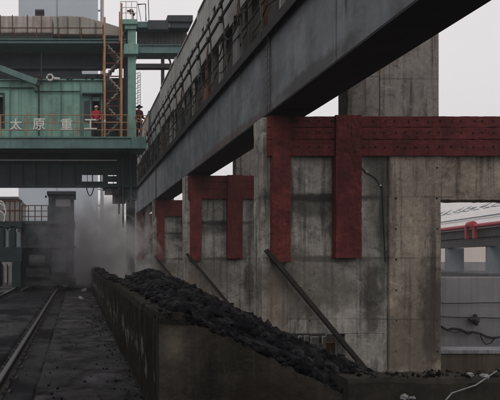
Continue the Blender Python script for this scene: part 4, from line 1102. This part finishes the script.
# junk at the bottom right
t = thing('scrap_pipe', 'thin pale pipe lying slanted on the low wall at bottom right', 'pipe', (3.6, 4.7, .4))
part(t, 'pipe_run', 'pale', lambda m: m.tube([(PX(436, 4.55), 4.55, .43 - .26), (PX(452, 4.6), 4.6, PZ(393, 4.6)), (PX(476, 4.66), 4.66, PZ(385, 4.66)), (PX(497, 4.72), 4.72, PZ(374, 4.72) + .03)], .006, 6))
rags = [(484, 377, .05, 'crumpled pale rag on the low wall nearest the right edge'), (470, 375, .035, 'small crumpled pale rag on the low wall'), (404, 397, .035, 'pale lump of plaster at the foot of the low wall, centre right'), (412, 398, .03, 'smaller plaster lump at the foot of the low wall')]
for i, (a, b, r, lab) in enumerate(rags):
    m = MB(); Y = 4.72 if b < 380 else 4.6
    m.lump((PX(a, Y), Y, PZ(b, Y)), r, i + 50, .6, 2)
    tag(m.build('debris_lump', M_['pale']), lab, 'debris', 'pale debris by the low wall')

# ------------------------------------------------------------------ steam
def steam(name, label, cx, cy, cz, rx, ry, rz, dens, col, seed):
    m = bpy.data.materials.new(name); m.use_nodes = True; n = m.node_tree; n.nodes.clear(); L = n.links.new
    tc = N(n, 'ShaderNodeTexCoord'); out = N(n, 'ShaderNodeOutputMaterial'); pv = N(n, 'ShaderNodeVolumePrincipled')
    pv.inputs['Color'].default_value = (*col, 1); pv.inputs['Anisotropy'].default_value = .1
    nz = N(n, 'ShaderNodeTexNoise', Scale=2.6, Detail=6, Roughness=.62, Distortion=.8)
    mp = N(n, 'ShaderNodeMapping'); mp.inputs['Location'].default_value = (seed, 0, 0); L(tc.outputs['Object'], mp.inputs['Vector']); L(mp.outputs[0], nz.inputs['Vector'])
    ln = N(n, 'ShaderNodeVectorMath', operation='LENGTH'); L(tc.outputs['Object'], ln.inputs[0])
    s = N(n, 'ShaderNodeMath', operation='SUBTRACT'); s.inputs[0].default_value = 1.15; L(ln.outputs['Value'], s.inputs[1])
    a = N(n, 'ShaderNodeMath', operation='MULTIPLY_ADD'); L(nz.outputs['Fac'], a.inputs[0]); a.inputs[1].default_value = 2.6; a.inputs[2].default_value = -1.5
    ad = N(n, 'ShaderNodeMath', operation='ADD'); L(s.outputs[0], ad.inputs[0]); L(a.outputs[0], ad.inputs[1])
    mr = N(n, 'ShaderNodeMapRange', clamp=True); mr.inputs[1].default_value = 0.1; mr.inputs[2].default_value = .8; mr.inputs[3].default_value = 0; mr.inputs[4].default_value = dens
    L(ad.outputs[0], mr.inputs[0]); L(mr.outputs[0], pv.inputs['Density']); L(pv.outputs[0], out.inputs['Volume'])
    b = bmesh.new(); bmesh.ops.create_icosphere(b, subdivisions=3, radius=1.15); me = bpy.data.meshes.new(name); b.to_mesh(me); b.free(); me.materials.append(m)
    o = bpy.data.objects.new(name, me); sc.collection.objects.link(o); o.location = (cx, cy, cz); o.scale = (rx, ry, rz)
    tag(o, label, 'steam', kind='stuff')
steam('steam_cloud', 'grey steam drifting between the rail car and the girder', 1.55, 29.0, 1.8, 2.75, 7.0, 3.6, .95, (.86, .84, .84), 3)
steam('shaded_smoke', 'smoke in front of the rail car and its cab, coloured dark for overhead shade', PX(76, 22.6), 22.6, 2.3, 2.6, 2.0, 2.6, .5, (.42, .41, .44), 11)  # low scatter colour carries the shade of the machine above

# ------------------------------------------------------------------ unseen oven battery added left of the track to darken the low parts
t = thing('shading_battery', 'unseen oven battery added left of the tracks to shade the scene', 'building', (-5.2, -30, 0))
part(t, 'wall', 'conc_dark', lambda m: m.box(-12, -6.2, -30, 18, 0, 6.5))
parts(t, 'buckstay', 'dark', [lambda m, y=y: m.box(-6.19, -5.95, y, y + .3, 0, 6.4) for y in range(-29, 18, 3)])
parts(t, 'oven_door', 'rust', [lambda m, y=y: m.box(-6.19, -6.05, y + 1.1, y + 2.3, 1.2, 5.2) for y in range(-29, 16, 3)])

# ------------------------------------------------------------------ air
hm = bpy.data.materials.new('air'); hm.use_nodes = True; n = hm.node_tree; n.nodes.clear()
pv = N(n, 'ShaderNodeVolumePrincipled'); pv.inputs['Color'].default_value = (.95, .95, .97, 1); pv.inputs['Density'].default_value = .0012
ou = N(n, 'ShaderNodeOutputMaterial'); n.links.new(pv.outputs[0], ou.inputs['Volume'])
m = MB(); m.box(-950, 950, -450, 1550, -2.6, 46); hz = m.build('haze', hm); tag(hz, 'thin grey haze filling the air', 'haze', kind='stuff')
